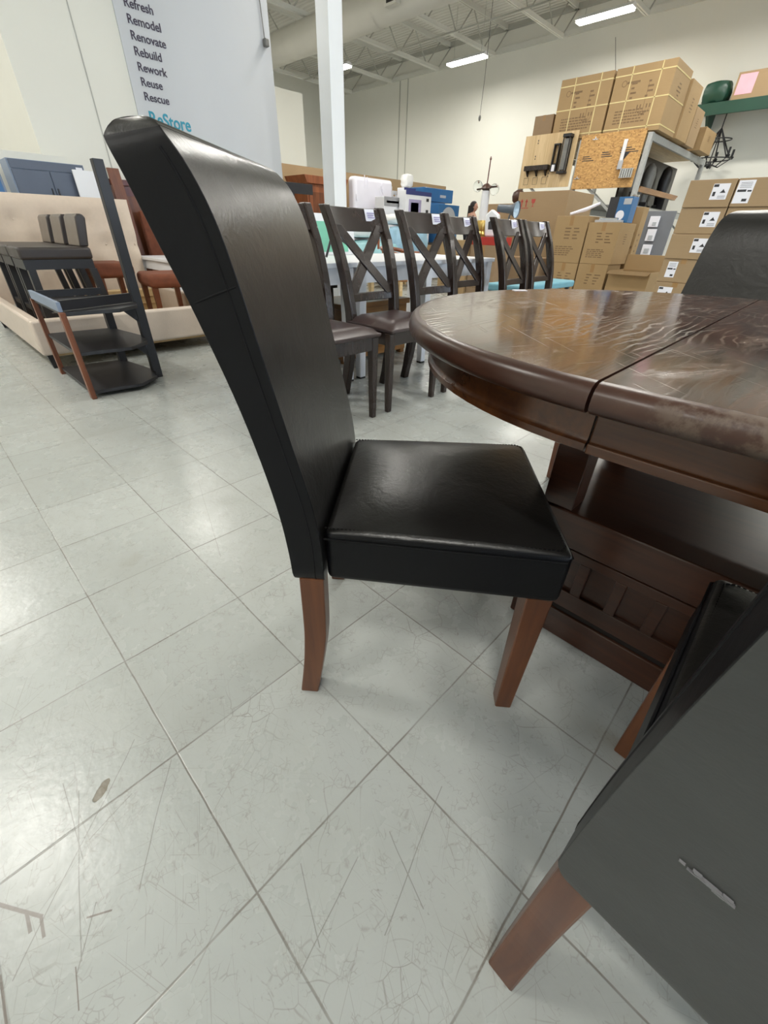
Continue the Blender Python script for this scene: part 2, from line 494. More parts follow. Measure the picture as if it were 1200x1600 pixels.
class MB:
    def __init__(s):
        s.bm = bmesh.new()

    def box(s, x0, x1, y0, y1, z0, z1, mtx=None):
        vs_ = [s.bm.verts.new((x, y, z)) for z in (z0, z1) for (x, y) in ((x0, y0), (x1, y0), (x1, y1), (x0, y1))]
        for f in ((3, 2, 1, 0), (4, 5, 6, 7), (0, 1, 5, 4), (1, 2, 6, 5), (2, 3, 7, 6), (3, 0, 4, 7)):
            s.bm.faces.new([vs_[i] for i in f])
        if mtx:
            for v in vs_:
                v.co = mtx @ v.co
        return s

    def hexa(s, p):
        """8 points: bottom 4 ccw, top 4 ccw"""
        vs_ = [s.bm.verts.new(q) for q in p]
        for f in ((3, 2, 1, 0), (4, 5, 6, 7), (0, 1, 5, 4), (1, 2, 6, 5), (2, 3, 7, 6), (3, 0, 4, 7)):
            s.bm.faces.new([vs_[i] for i in f])
        return s

    def bar(s, a, b, w, h, upv=(0, 0, 1)):
        """rectangular bar from a to b: w across, h along upv"""
        a, b = Vector(a), Vector(b)
        d = (b - a).normalized()
        u = Vector(upv)
        sd = d.cross(u)
        if sd.length < 1e-5:
            sd = d.cross(Vector((1, 0, 0)))
        sd.normalize()
        u = sd.cross(d).normalized()
        p = []
        for q in (a, b):
            for (i, j) in ((-1, -1), (1, -1), (1, 1), (-1, 1)):
                p.append(q + sd * (w / 2 * i) + u * (h / 2 * j))
        return s.hexa(p)

    def prism(s, pts, fn0, fn1):
        """pts 2-D polygon; fn0/fn1 map (a,b) to 3-D for both caps"""
        A = [s.bm.verts.new(fn0(*p)) for p in pts]
        B = [s.bm.verts.new(fn1(*p)) for p in pts]
        n = len(pts)
        s.bm.faces.new(A[::-1])
        s.bm.faces.new(B)
        for i in range(n):
            s.bm.faces.new((A[i], A[(i + 1) % n], B[(i + 1) % n], B[i]))
        return s

    def tube(s, pts, r, seg=8, cap=True):
        pts = [Vector(p) for p in pts]
        rr = r if isinstance(r, (list, tuple)) else [r] * len(pts)
        rings = []
        pu = None
        for i, p in enumerate(pts):
            d = (pts[min(i + 1, len(pts) - 1)] - pts[max(i - 1, 0)]).normalized()
            u = pu if pu is not None else (Vector((0, 0, 1)) if abs(d.z) < .9 else Vector((1, 0, 0)))
            sd = d.cross(u).normalized()
            u = sd.cross(d).normalized()
            pu = u
            rings.append([s.bm.verts.new(p + (sd * math.cos(t) + u * math.sin(t)) * rr[i]) for t in [2 * PI * k / seg for k in range(seg)]])
        for a, b in zip(rings, rings[1:]):
            for k in range(seg):
                s.bm.faces.new((a[k], a[(k + 1) % seg], b[(k + 1) % seg], b[k]))
        if cap:
            s.bm.faces.new(rings[0][::-1])
            s.bm.faces.new(rings[-1])
        return s

    def lathe(s, prof, c=(0, 0, 0), seg=20, axis='z', cap=True):
        """prof list of (r, h)"""
        rings = []
        for (r, h) in prof:
            ring = []
            for k in range(seg):
                t = 2 * PI * k / seg
                a, b = r * math.cos(t), r * math.sin(t)
                q = {'z': (a, b, h), 'x': (h, a, b), 'y': (b, h, a)}[axis]
                ring.append(s.bm.verts.new((c[0] + q[0], c[1] + q[1], c[2] + q[2])))
            rings.append(ring)
        for a, b in zip(rings, rings[1:]):
            for k in range(seg):
                s.bm.faces.new((a[k], a[(k + 1) % seg], b[(k + 1) % seg], b[k]))
        if cap:
            s.bm.faces.new(rings[0][::-1])
            s.bm.faces.new(rings[-1])
        return s

    def ball(s, c, rx, ry=None, rz=None, seg=16):
        ry = ry or rx
        rz = rz or rx
        g = bmesh.ops.create_uvsphere(s.bm, u_segments=seg, v_segments=max(6, seg // 2), radius=1)
        for v in g['verts']:
            v.co = Vector((c[0] + v.co.x * rx, c[1] + v.co.y * ry, c[2] + v.co.z * rz))
        return s

    def rot(s, m):
        for v in s.bm.verts:
            v.co = m @ v.co
        return s

    def build(s, name, mat, parent=None, bevel=0, seg=2, smooth=False, angle=35):
        bmesh.ops.recalc_face_normals(s.bm, faces=s.bm.faces[:])
        me = bpy.data.meshes.new(name)
        s.bm.to_mesh(me)
        s.bm.free()
        o = bpy.data.objects.new(name, me)
        COL.objects.link(o)
        me.materials.append(M[mat] if isinstance(mat, str) else mat)
        if parent is not None:
            o.parent = parent
        if smooth:
            me.polygons.foreach_set('use_smooth', [True] * len(me.polygons))
            try:
                me.set_sharp_from_angle(angle=R(50))
            except Exception:
                pass
        if bevel:
            b = o.modifiers.new('soft_edges', 'BEVEL')
            b.width = bevel
            b.segments = seg
            b.limit_method = 'ANGLE'
            b.angle_limit = R(angle)
            if seg > 2 or smooth:
                me.polygons.foreach_set('use_smooth', [True] * len(me.polygons))
                b.harden_normals = False
        return o


def tag(o, label=None, cat=None, group=None, kind=None):
    if label:
        o['label'] = label
    if cat:
        o['category'] = cat
    if group:
        o['group'] = group
    if kind:
        o['kind'] = kind
    return o


def thing(name, label, cat, loc=(0, 0, 0), rz=0.0, group=None):
    o = bpy.data.objects.new(name, None)
    COL.objects.link(o)
    o.empty_display_size = .05
    o.location = loc
    o.rotation_euler = (0, 0, rz)
    return tag(o, label, cat, group)


def copy_tree(o, parent=None):
    kids = [k for k in bpy.data.objects if k.parent == o]
    c = o.copy()
    COL.objects.link(c)
    if parent is not None:
        c.parent = parent
    for k in kids:
        copy_tree(k, c)
    return c


def place(o, label, loc, rz, group=None):
    c = copy_tree(o)
    c['label'] = label
    if group:
        c['group'] = group
    c.location = loc
    c.rotation_euler = (0, 0, rz)
    return c


def struct(name, mb, mat, **k):
    o = mb.build(name, mat, **k)
    o['kind'] = 'structure'
    return o


# ------------------------------------------------------------------ the room
X0, X1, Y0, Y1, ZC = -6.0, 15.0, -7.0, 18.0, 5.9
struct('floor', MB().box(X0 - .1, X1 + .1, Y0 - .1, Y1 + .1, -.1, 0), 'floor')
struct('ceiling', MB().box(X0 - .1, X1 + .1, Y0 - .1, Y1 + .1, ZC, ZC + .12), 'deck')
struct('wall_right', MB().box(X1, X1 + .2, Y0 - .2, Y1 + .2, 0, ZC), 'wall')
struct('wall_back', MB().box(X0 - .2, X1, Y1, Y1 + .2, 0, ZC), 'wall')
struct('wall_left', MB().box(X0 - .2, X0, Y0 - .2, Y1, 0, ZC), 'wall')
# unseen front wall; storefront opening and windows added to let in cool daylight
wf = MB()
wf.box(X0, -2.6, Y0 - .2, Y0, 0, ZC).box(8.6, X1, Y0 - .2, Y0, 0, ZC).box(-2.6, 8.6, Y0 - .2, Y0, 3.3, ZC).box(-2.6, 8.6, Y0 - .2, Y0, 0, .2)
struct('wall_front', wf, 'wall')
for k in range(4):
    a = -2.6 + 2.8 * k
    fr = MB()
    fr.box(a, a + .06, Y0 - .13, Y0 - .05, .2, 3.3).box(a + 2.74, a + 2.8, Y0 - .13, Y0 - .05, .2, 3.3)
    fr.box(a + .06, a + 2.74, Y0 - .13, Y0 - .05, .2, .27).box(a + .06, a + 2.74, Y0 - .13, Y0 - .05, 3.23, 3.3)
    w_ = struct('added_window_%d' % (k + 1), fr, 'rack')
    MB().box(a + .06, a + 2.74, Y0 - .1, Y0 - .09, .27, 3.23).build('pane', 'glass_clear', w_)

# inner block that carries the lettering, and the low partition seen past it
struct('wall_inner_block', MB().box(1.617, 4.78, 7.0, 13.2, 0, 3.55), 'wall')
struct('trim_1', MB().box(2.78, 4.80, 6.985, 7.0, 0, 3.55), 'wall_cool')  # panel greyer and cooler than the white wall beside it
struct('trim_2', MB().box(2.309, 2.321, 6.995, 7.0, 0, 3.55), 'steel_dark')
struct('wall_partition', MB().box(8.2, 9.84, 13.0, 13.2, 0, 4.08), 'wall')
# panel joints of the right wall
struct('trim_3', MB().box(14.985, 15.0, 14.05, 14.09, 0, 5.4), 'steel_dark')
struct('trim_4', MB().box(14.985, 15.0, 13.68, 13.71, 0, 5.4), 'steel_dark')
struct('trim_5', MB().box(14.93, 15.0, Y0, Y1, 5.36, 5.48), 'steel_paint')
struct('trim_6', MB().box(14.88, 15.0, Y0, Y1, 5.80, 5.9), 'steel_dark')
for k in range(4):
    struct('trim_%d' % (7 + k), MB().box(14.98, 15.0, 5.5, 13.6, 1.06 + .1 * k, 1.075 + .1 * k), 'steel_paint')

# steel column in front of the block
ct = thing('steel_column', 'white boxed steel column rising to the ceiling behind the x-back chairs', 'column', (4.69, 5.60, 0), R(5))
MB().box(-.105, .105, -.105, .105, .0, 5.2).build('shaft', 'column', ct, .006)
MB().box(.105, .117, -.118, -.075, 0, 5.2).box(-.118, .118, -.118, -.106, 0, 5.2).build('flange', 'column', ct, .003)

# bar joists
for k, y in enumerate((3.7, 5.75, 7.8, 9.85, 11.9, 13.95, 16.0)):
    nm = ['fifth joist up from the far corner over the room', 'fourth', '', '', '', '', ''][0]
    lab = ['steel bar joist under the deck, nearest to the camera',
           'steel bar joist under the deck above the racking',
           'steel bar joist whose end sits left of the lit fixture above the cartons',
           'steel bar joist passing between the two lit wall side fixtures',
           'steel bar joist ending just left of the fixture with the pull cord',
           'steel bar joist crossing behind the white column',
           'farthest steel bar joist, next to the far end wall'][k]
    j = thing('bar_joist', lab, 'roof joist', (0, y, 0), 0, 'bar joists under the roof deck')
    x0 = X0
    MB().box(x0, 15.0, -.05, -.012, 5.80, 5.9).box(x0, 15.0, .012, .05, 5.80, 5.9).build('top_chord', 'steel_paint', j)
    MB().box(x0, 14.4, -.045, -.01, 5.18, 5.26).box(x0, 14.4, .01, .045, 5.18, 5.26).build('bottom_chord', 'steel_paint', j)
    wb = MB()
    x = x0
    up_ = 0
    while x < 14.0:
        wb.bar((x, 0, 5.22 if up_ == 0 else 5.85), (x + .62, 0, 5.85 if up_ == 0 else 5.22), .022, .022)
        up_ = 1 - up_
        x += .62
    wb.bar((14.38, 0, 5.22), (15.0, 0, 5.84), .022, .022)
    wb.build('web', 'steel_dark', j)
# bridging
for k, x in enumerate((7.0, 12.2)):
    b = MB().box(x, x + .03, 3.7, 16, 5.15, 5.18).build('joist_bridging', 'steel_dark')
    tag(b, ['thin steel bridging bar tying the joists, nearer one', 'thin steel bridging bar tying the joists by the right wall'][k], 'bracing', 'joist bridging')

# round duct
d_ = thing('air_duct', 'large round painted air duct hung below the roof joists', 'duct', (9.3, 0, 4.86))
MB().lathe([(.31, -2.0), (.31, 17.9)], seg=28, axis='y').build('duct_tube', 'duct', d_, smooth=True)
for yy in (3.0, 6.2, 9.4, 12.6, 15.6):
    MB().lathe([(.318, yy - .03), (.318, yy + .03)], seg=28, axis='y', cap=False).build('seam_band', 'duct', d_)
for (yy) in (8.7, 13.4):
    g_ = MB().box(-.40, -.28, yy - .16, yy + .16, -.20, .06).build('grille', 'duct', d_)
    MB().box(-.405, -.40, yy - .11, yy + .11, -.16, .02).build('opening', 'hole', g_)
for yy in (5.0, 7.9, 11, 14.1):
    MB().box(-.01, .01, yy - .01, yy + .01, .30, 1.03).build('hanger', 'steel_dark', d_)


# fixtures
def fixture(x, y, z, label, rz=0):
    t = thing('strip_light', label, 'ceiling light', (x, y, z), rz, 'strip lights under the roof')
    MB().prism([(-.05, .06), (.05, .06), (.13, -.01), (-.13, -.01)], lambda a, b: (a, -.62, b), lambda a, b: (a, .62, b)).build('housing', 'white_gloss', t, .004)
    MB().box(-.115, .115, -.60, .60, -.05, -.012).build('lens', 'tube', t, .01)
    for s in (-1, 1):
        MB().tube([(0, .45 * s, .06), (0, .45 * s, 5.88 - z)], .006, 6).build('hanging_wire', 'steel_dark', t)
    L = area('strip_light_glow', (0, 0, -.056), (0, 0, 0), .22, 1.18, LAMP_W, (1, .968, .90))
    L.parent = t
    return t


fixture(13, 9.75, 4.84, 'lit strip light above the white wall beside the pull cord')
fixture(13, 6.12, 4.97, 'lit strip light hanging over the tall strapped cartons')
fixture(11.3, 13.25, 4.87, 'lit strip light half hidden behind the white column')
for (x, y) in ((-1.5, 3.88), (-1.2, 8.72), (2.85, 8.75), (2.85, 11.0), (6.3, 6.3), (8.3, 2.6), (4.4, 1.4), (8.6, -2.2), (3.4, -3.2), (-1.5, -1.2), (-4.2, 1.2), (-4, 6.6), (-3, 13), (12.6, 2.6), (12.6, -1.6), (6.3, 11.2), (6.3, 16.6)):
    fixture(x, y, 4.9, 'lit strip light outside the picture over the shop floor')
# pull cord
pc = thing('pull_cord', 'dark pull cord hanging beside the wall side strip light', 'cord', (12.95, 9.08, 0))
MB().tube([(0, 0, 5.85), (0, -.02, 4.4), (0, .0, 3.66)], .006, 6).build('cord', 'black_metal', pc)
MB().ball((0, 0, 3.60), .035, .035, .07, 10).build('handle', 'dustyprops', pc, smooth=True)
wire = MB().tube([(14.9, 6.6, 5.1), (14.6, 6.2, 4.2), (10.2, 3.93, 3.345)], .006, 6).build('hanging_wire', 'black_metal')
tag(wire, 'thin dark wire running from the wall top down to the big carton', 'wire')


# lettering on the wall
def text_mesh(s, size, depth=.003, bold=0.0):
    cu = bpy.data.curves.new('t', 'FONT')
    cu.body = s
    cu.size = size
    cu.extrude = depth
    cu.offset = bold
    ob = bpy.data.objects.new('t', cu)
    COL.objects.link(ob)
    bpy.context.view_layer.update()
    me = bpy.data.meshes.new_from_object(ob.evaluated_get(bpy.context.evaluated_depsgraph_get()))
    bpy.data.objects.remove(ob)
    return me


def lettering(name, s, size, loc, rot, mat, bold=0.0, sx=1.0):
    me = text_mesh(s, size, .003, bold)
    o = bpy.data.objects.new(name, me)
    me.materials.clear()
    me.materials.append(M[mat])
    COL.objects.link(o)
    o.location = loc
    o.rotation_euler = rot
    o.scale = (sx, 1, 1)
    return o


for k, w in enumerate(('Refresh', 'Remodel', 'Renovate', 'Rebuild', 'Rework', 'Reuse', 'Rescue')):
    o = lettering('wall_word', w, .105, (2.895, 6.982, 2.925 - .1262 * k), (R(90), 0, 0), 'inkpurple', .0012)
    tag(o, 'dark purple word %s lettered on the grey wall' % w, 'lettering', 'words on the grey wall')
o = lettering('wall_logotype', 'ReStore', .185, (2.90, 6.982, 1.945), (R(90), 0, 0), 'teal', .003, .86)
tag(o, 'large teal word lettered below the purple words on the grey wall', 'lettering')
ws = thing('wall_sensor', 'small grey sensor with a cable near the edge of the grey wall', 'sensor', (4.70, 6.98, 3.0))
MB().box(-.03, .03, -.07, 0, -.04, .04).build('housing', 'dustyprops', ws, .01)
MB().tube([(0, -.01, .04), (-.02, -.008, .4), (-.03, -.008, .9)], .006, 6).build('cable', 'dustyprops', ws)


# ------------------------------------------------------------------ parsons chair (local: x forward, y left, origin between rear feet)
def lerp_profile(pr, z):
    for (a, b) in zip(pr, pr[1:]):
        if a[1] <= z <= b[1]:
            t = (z - a[1]) / max(1e-6, b[1] - a[1])
            return a[0] + t * (b[0] - a[0])
    return pr[-1][0]


def catmull(pts, n=4):
    out = []
    P = [Vector(p) for p in pts]
    for i in range(len(P) - 1):
        p0, p1, p2, p3 = P[max(i - 1, 0)], P[i], P[i + 1], P[min(i + 2, len(P) - 1)]
        for k in range(n):
            t = k / n
            out.append(.5 * ((2 * p1) + (p2 - p0) * t + (2 * p0 - 5 * p1 + 4 * p2 - p3) * t * t + (3 * p1 - p0 - 3 * p2 + p3) * t ** 3))
    out.append(P[-1])
    return [tuple(q) for q in out]


REAR = [(.005, .347), (.001, .352), (-.001, .366), (-.003, .42), (-.010, .50), (-.027, .60), (-.050, .70), (-.083, .81), (-.104, .87), (-.124, .93), (-.138, .965)]
FRONT = [(.052, .347), (.055, .354), (.056, .37), (.056, .44), (.047, .52), (.026, .622), (.003, .733), (-.018, .837), (-.034, .90), (-.056, .948), (-.078, .974)]


def make_parsons(label):
    t = thing('dining_chair', label, 'chair', group=None)
    W2 = .212
    rear, front = catmull(REAR, 4), catmull(FRONT, 4)
    top = catmull([REAR[-1], (-.131, .9775), (-.118, .983), (-.104, .9845), (-.089, .981), FRONT[-1]], 3)[1:-1]
    poly = rear + top + front[::-1]
    b = MB()
    nr, nt = len(rear), len(top)

    def halfw(z):
        r, zt_ = .034, .985
        d = z - (zt_ - r)
        if d > 0:
            return W2 - r * (1 - math.sqrt(max(0, 1 - (d / r) ** 2)))
        r = .032
        d = (.347 + r) - z
        return W2 - (r * (1 - math.sqrt(max(0, 1 - (d / r) ** 2))) if d > 0 else 0)
    vv = {}
    for sd in (-1, 1):
        vv[sd] = [b.bm.verts.new((p[0], sd * halfw(p[1]), p[1])) for p in poly]
    n = len(poly)
    for k in range(n):
        b.bm.faces.new((vv[-1][k], vv[-1][(k + 1) % n], vv[1][(k + 1) % n], vv[1][k]))
    for sd in (-1, 1):
        V_ = vv[sd]
        rr_, ff = V_[:nr], V_[nr + nt:][::-1]
        for k in range(nr - 1):
            b.bm.faces.new((rr_[k], rr_[k + 1], ff[k + 1], ff[k]))
        b.bm.faces.new([rr_[-1]] + V_[nr:nr + nt] + [ff[-1]])
    back = b.build('backrest', 'leather', t, .009, 3, True, 55)
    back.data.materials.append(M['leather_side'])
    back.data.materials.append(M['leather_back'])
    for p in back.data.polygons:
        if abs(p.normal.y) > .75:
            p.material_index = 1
        elif p.normal.x < -.45:
            p.material_index = 2
    back['label'] = 'tall curved leather backrest'
    # seams on both sides of the back: along the front edge and one across
    sm = MB()
    for sd in (-1, 1):
        pts = [(p[0] - .016, sd * (halfw(p[1]) - .0005), p[1]) for p in front[1:-3]]
        sm.tube(pts, .0016, 6).build('seam', 'thread', back, smooth=True)
        sm = MB()
        zf, zr = .832, .812
        sm.tube([(lerp_profile(FRONT, zf) - .004, sd * (W2 - .001), zf), ((lerp_profile(FRONT, zf) + lerp_profile(REAR, zr)) / 2, sd * (W2 + .0004), .822), (lerp_profile(REAR, zr) + .006, sd * (W2 - .001), zr)], .0016, 6).build('seam', 'thread', back, smooth=True)
        sm = MB()
    # seat: crowned cushion, wider at the front
    s = MB()
    N = 12
    x0, x1, wr, wf2 = .058, .477, .197, .217
    zb, zt = .352, .462
    top_ = []
    for i in range(N + 1):
        u = i / N
        x = x0 + (x1 - x0) * u
        w = wr + (wf2 - wr) * u
        row = []
        for j in range(N + 1):
            v = -1 + 2 * j / N
            cr = .020 * (1 - (2 * u - 1) ** 4) * (1 - v ** 4)
            row.append(s.bm.verts.new((x, w * v, zt + cr)))
        top_.append(row)
    bot = [[s.bm.verts.new((x0 + (x1 - x0) * i / N, (wr + (wf2 - wr) * i / N) * (-1 + 2 * j / N), zb)) for j in range(N + 1)] for i in range(N + 1)]
    for i in range(N):
        for j in range(N):
            s.bm.faces.new((top_[i][j], top_[i + 1][j], top_[i + 1][j + 1], top_[i][j + 1]))
            s.bm.faces.new((bot[i][j], bot[i][j + 1], bot[i + 1][j + 1], bot[i + 1][j]))
    for i in range(N):
        s.bm.faces.new((top_[i][0], bot[i][0], bot[i + 1][0], top_[i + 1][0]))
        s.bm.faces.new((top_[i][N], top_[i + 1][N], bot[i + 1][N], bot[i][N]))
        s.bm.faces.new((top_[0][i], top_[0][i + 1], bot[0][i + 1], bot[0][i]))
        s.bm.faces.new((top_[N][i], bot[N][i], bot[N][i + 1], top_[N][i + 1]))
    seat = s.build('seat', 'leather', t, .013, 4, True, 50)
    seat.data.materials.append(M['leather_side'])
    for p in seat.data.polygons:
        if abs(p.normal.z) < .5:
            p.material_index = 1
    sm = MB()
    e = .0015
    loop = [(x0, -wr - e), (x1 - .012, -wf2 - e), (x1 + e, -wf2 + .012), (x1 + e, wf2 - .012), (x1 - .012, wf2 + e), (x0, wr + e)]
    sm.tube([(p[0], p[1], zt - .013) for p in loop], .0017, 6)
    ins = .012
    loop = [(x0, -wr + ins), (x1 - ins - .01, -wf2 + ins), (x1 - ins, -wf2 + ins + .012), (x1 - ins, wf2 - ins - .012), (x1 - ins - .01, wf2 - ins), (x0, wr - ins)]
    # stitches along the top
    for (a, c) in zip(loop, loop[1:]):
        a, c = Vector(a), Vector(c)
        L = (c - a).length
        k = int(L / .007)
        for q in range(k):
            p = a + (c - a) * (q / max(1, k))
            p2 = a + (c - a) * ((q + .6) / max(1, k))
            sm.bar((p.x, p.y, zt + .0015), (p2.x, p2.y, zt + .0015), .0014, .0022)
    sm.build('seam', 'thread', seat)
    # legs
    for sd in (-1, 1):
        l = MB()
        xa, ya = .445, sd * .187
        T1, T0 = .024, .0175
        l.hexa([(xa - T0, ya - T0, 0), (xa + T0, ya - T0, 0), (xa + T0, ya + T0, 0), (xa - T0, ya + T0, 0),
                (xa - T1, ya - T1, .356), (xa + T1, ya - T1, .356), (xa + T1, ya + T1, .356), (xa - T1, ya + T1, .356)])
        l.build('leg', 'legwood', t, .003)
        l = MB()
        fr = catmull([(.019, 0), (.036, .10), (.046, .167), (.051, .228), (.054, .36)], 4)
        rr = catmull([(-.021, 0), (-.006, .10), (.001, .167), (.005, .228), (.008, .36)], 4)
        pl = rr + fr[::-1]
        yo, yi = sd * .208, sd * .168
        A = [l.bm.verts.new((p[0], yo, p[1])) for p in pl]
        B = [l.bm.verts.new((p[0], yi, p[1])) for p in pl]
        k = len(pl)
        for q in range(k):
            l.bm.faces.new((A[q], A[(q + 1) % k], B[(q + 1) % k], B[q]))
        h = len(rr)
        for V in (A, B):
            ff = V[h:][::-1]
            for q in range(h - 1):
                l.bm.faces.new((V[q], V[q + 1], ff[q + 1], ff[q]))
        l.build('leg', 'legwood', t, .003)
    return t


CH = 'black leather parsons chairs around the oval table'
pch = make_parsons('black leather parsons chair standing side-on at the left end of the table')
pch['group'] = CH
pch.location = (.448, .631, 0)
pch.rotation_euler = (0, 0, math.atan2(-.769, .64))
near = place(pch, 'black parsons chair cut off at the lower right, its scuffed back to the camera', (.223, -.244, 0), math.atan2(-.04, 1), CH)
far = place(pch, 'black parsons chair beyond the table in front of the stacked cartons', (2.03, .236, 0), math.atan2(.37, -.93), CH)
# white scuff on the near chair's back
sc = MB()
random.seed(3)
for k in range(24):
    u = random.uniform(0, 1)
    zz = .5475 + random.gauss(0, .0016)
    yy = .163 - .028 * u
    ln = random.uniform(.0012, .004)
    xx = lerp_profile(REAR, zz) - .0012
    sc.box(xx - .0003, xx + .0016, yy - ln, yy + ln, zz - .0004, zz + .0004)
ob = sc.build('scuff_mark', 'scuff', [k for k in bpy.data.objects if k.parent == near and k.name.startswith('backrest')][0])
ob['label'] = 'pale scuff mark'


# ------------------------------------------------------------------ the oval table
tb = thing('dining_table', 'dark cherry oval pedestal dining table with worn top', 'table', (1.10, -.08, 0))
RT, HL = .61, .23      # radius, half distance of the semicircle centres


def half_outline(sign, r, n=40, inner=HL + .0035):
    y = sign * inner
    return [(r * math.cos(PI * k / n) * -1, y + sign * (HL - inner) + sign * r * math.sin(PI * k / n)) for k in range(n + 1)] if False else \
        [(-r, sign * inner)] + [(-r * math.cos(PI * k / n), sign * HL + sign * r * math.sin(PI * k / n)) for k in range(1, n)] + [(r, sign * (HL + .0012))]


def slab(outline, prof, name, mat, parent):
    """outline function of inset, prof list of (inset, z)"""
    b = MB()
    rings = [[b.bm.verts.new((p[0], p[1], z)) for p in outline(i)] for (i, z) in prof]
    n = len(rings[0])
    for A, B in zip(rings, rings[1:]):
        for k in range(n):
            b.bm.faces.new((A[k], A[(k + 1) % n], B[(k + 1) % n], B[k]))
    b.bm.faces.new(rings[0][::-1])
    b.bm.faces.new(rings[-1])
    o = b.build(name, mat, parent, smooth=True)
    for p in o.data.polygons:
        if len(p.vertices) > 4 or abs(p.normal.z) > .995:
            p.use_smooth = False
    if mat == 'tabletop':
        o.data.materials.append(M['lip'])
        for p in o.data.polygons:
            if p.normal.z < .995:
                p.material_index = 1
    return o


ZT = .755
LIP = [(.030, ZT - .036), (.010, ZT - .036), (.002, ZT - .031), (0, ZT - .024), (.001, ZT - .014), (.005, ZT - .006), (.012, ZT - .001), (.02, ZT)]
for sg in (1, -1):
    o = slab(lambda i, sg=sg: half_outline(sg, RT - i), LIP, 'half_top', 'tabletop', tb)
    slab(lambda i, sg=sg: half_outline(sg, RT - .052 - i), [(.03, .655), (0, .655), (-.006, .658), (-.006, .668), (-.001, .672), (0, .676), (0, ZT - .036)], 'apron', 'apron', tb)
leafs = lambda i: [(-RT + i, -HL + .0008), (RT - i, -HL + .0008), (RT - i, HL - .0008), (-RT + i, HL - .0008)]
slab(leafs, LIP, 'leaf', 'tabletop', tb)
for sx in (-1, 1):
    b = MB()
    xa = sx * (RT - .052)
    b.box(min(xa, xa - sx * .03), max(xa, xa - sx * .03), -HL - .0015, HL + .0015, .655, ZT - .036)
    b.box(min(xa + sx * .006, xa), max(xa + sx * .006, xa), -HL - .0015, HL + .0015, .655, .669)
    b.build('leaf_apron', 'apron_y', tb, .002)
# pedestal cabinet
bx, by = .24, .38
MB().box(-bx - .004, bx + .004, -by - .004, by + .004, 0, .086).build('plinth', 'base', tb, .004)
MB().box(-bx + .003, bx - .003, -by + .003, by - .003, .086, .10).build('plinth_groove', 'groove', tb)
body = MB().box(-bx + .011, bx - .011, -by + .011, by - .011, .10, .275).build('body', 'base', tb)
pan = MB()
z0, z1 = .152, .250
edges = [.382]
ys = [.309 - .082 * k for k in range(8)]     # left edges of the square openings
y_all = [by] + sum([[y, y - .057] for y in ys], []) + [-by]
for sx in (-1, 1):
    xa, xb = sorted((sx * (bx - .011), sx * bx))
    pan.box(xa, xb, -by, by, .10, z0)
    pan.box(xa, xb, -by, by, z1, .275)
    for a, c in zip(y_all[0::2], y_all[1::2]):
        pan.box(xa, xb, c, a, z0, z1)
for sy in (-1, 1):
    ya, yb = sorted((sy * (by - .011), sy * by))
    pan.box(-bx, bx, ya, yb, .10, z0).box(-bx, bx, ya, yb, z1, .275)
    for q in range(6):
        pan.box(-bx + .094 * q, -bx + .094 * q + .03 if q < 5 else bx, ya, yb, z0, z1)
pan.build('panel_frame', 'base', tb, .002)
MB().box(-bx - .003, bx + .003, -by - .003, by + .003, .279, .372).build('shelf_slab', 'base', tb, .004)
for sx in (-1, 1):
    for sy in (-1, 1):
        x_, y_ = sx * (bx - .036), sy * (by - .036)
        MB().box(x_ - .035, x_ + .035, y_ - .035, y_ + .035, .372, .66).build('post', 'base', tb, .003)
MB().box(-bx, bx, -by, by, .62, .66).build('top_frame', 'base', tb, .003)

stk = MB().box(-.02, .02, -.012, .012, 0, .001)
st_ = stk.build('price_sticker', 'tag')
st_.location = (1.285, .685, ZT + .0003)
st_.rotation_euler = (0, 0, R(-40))
tag(st_, 'small pale price sticker lying on the far edge of the tabletop', 'sticker')


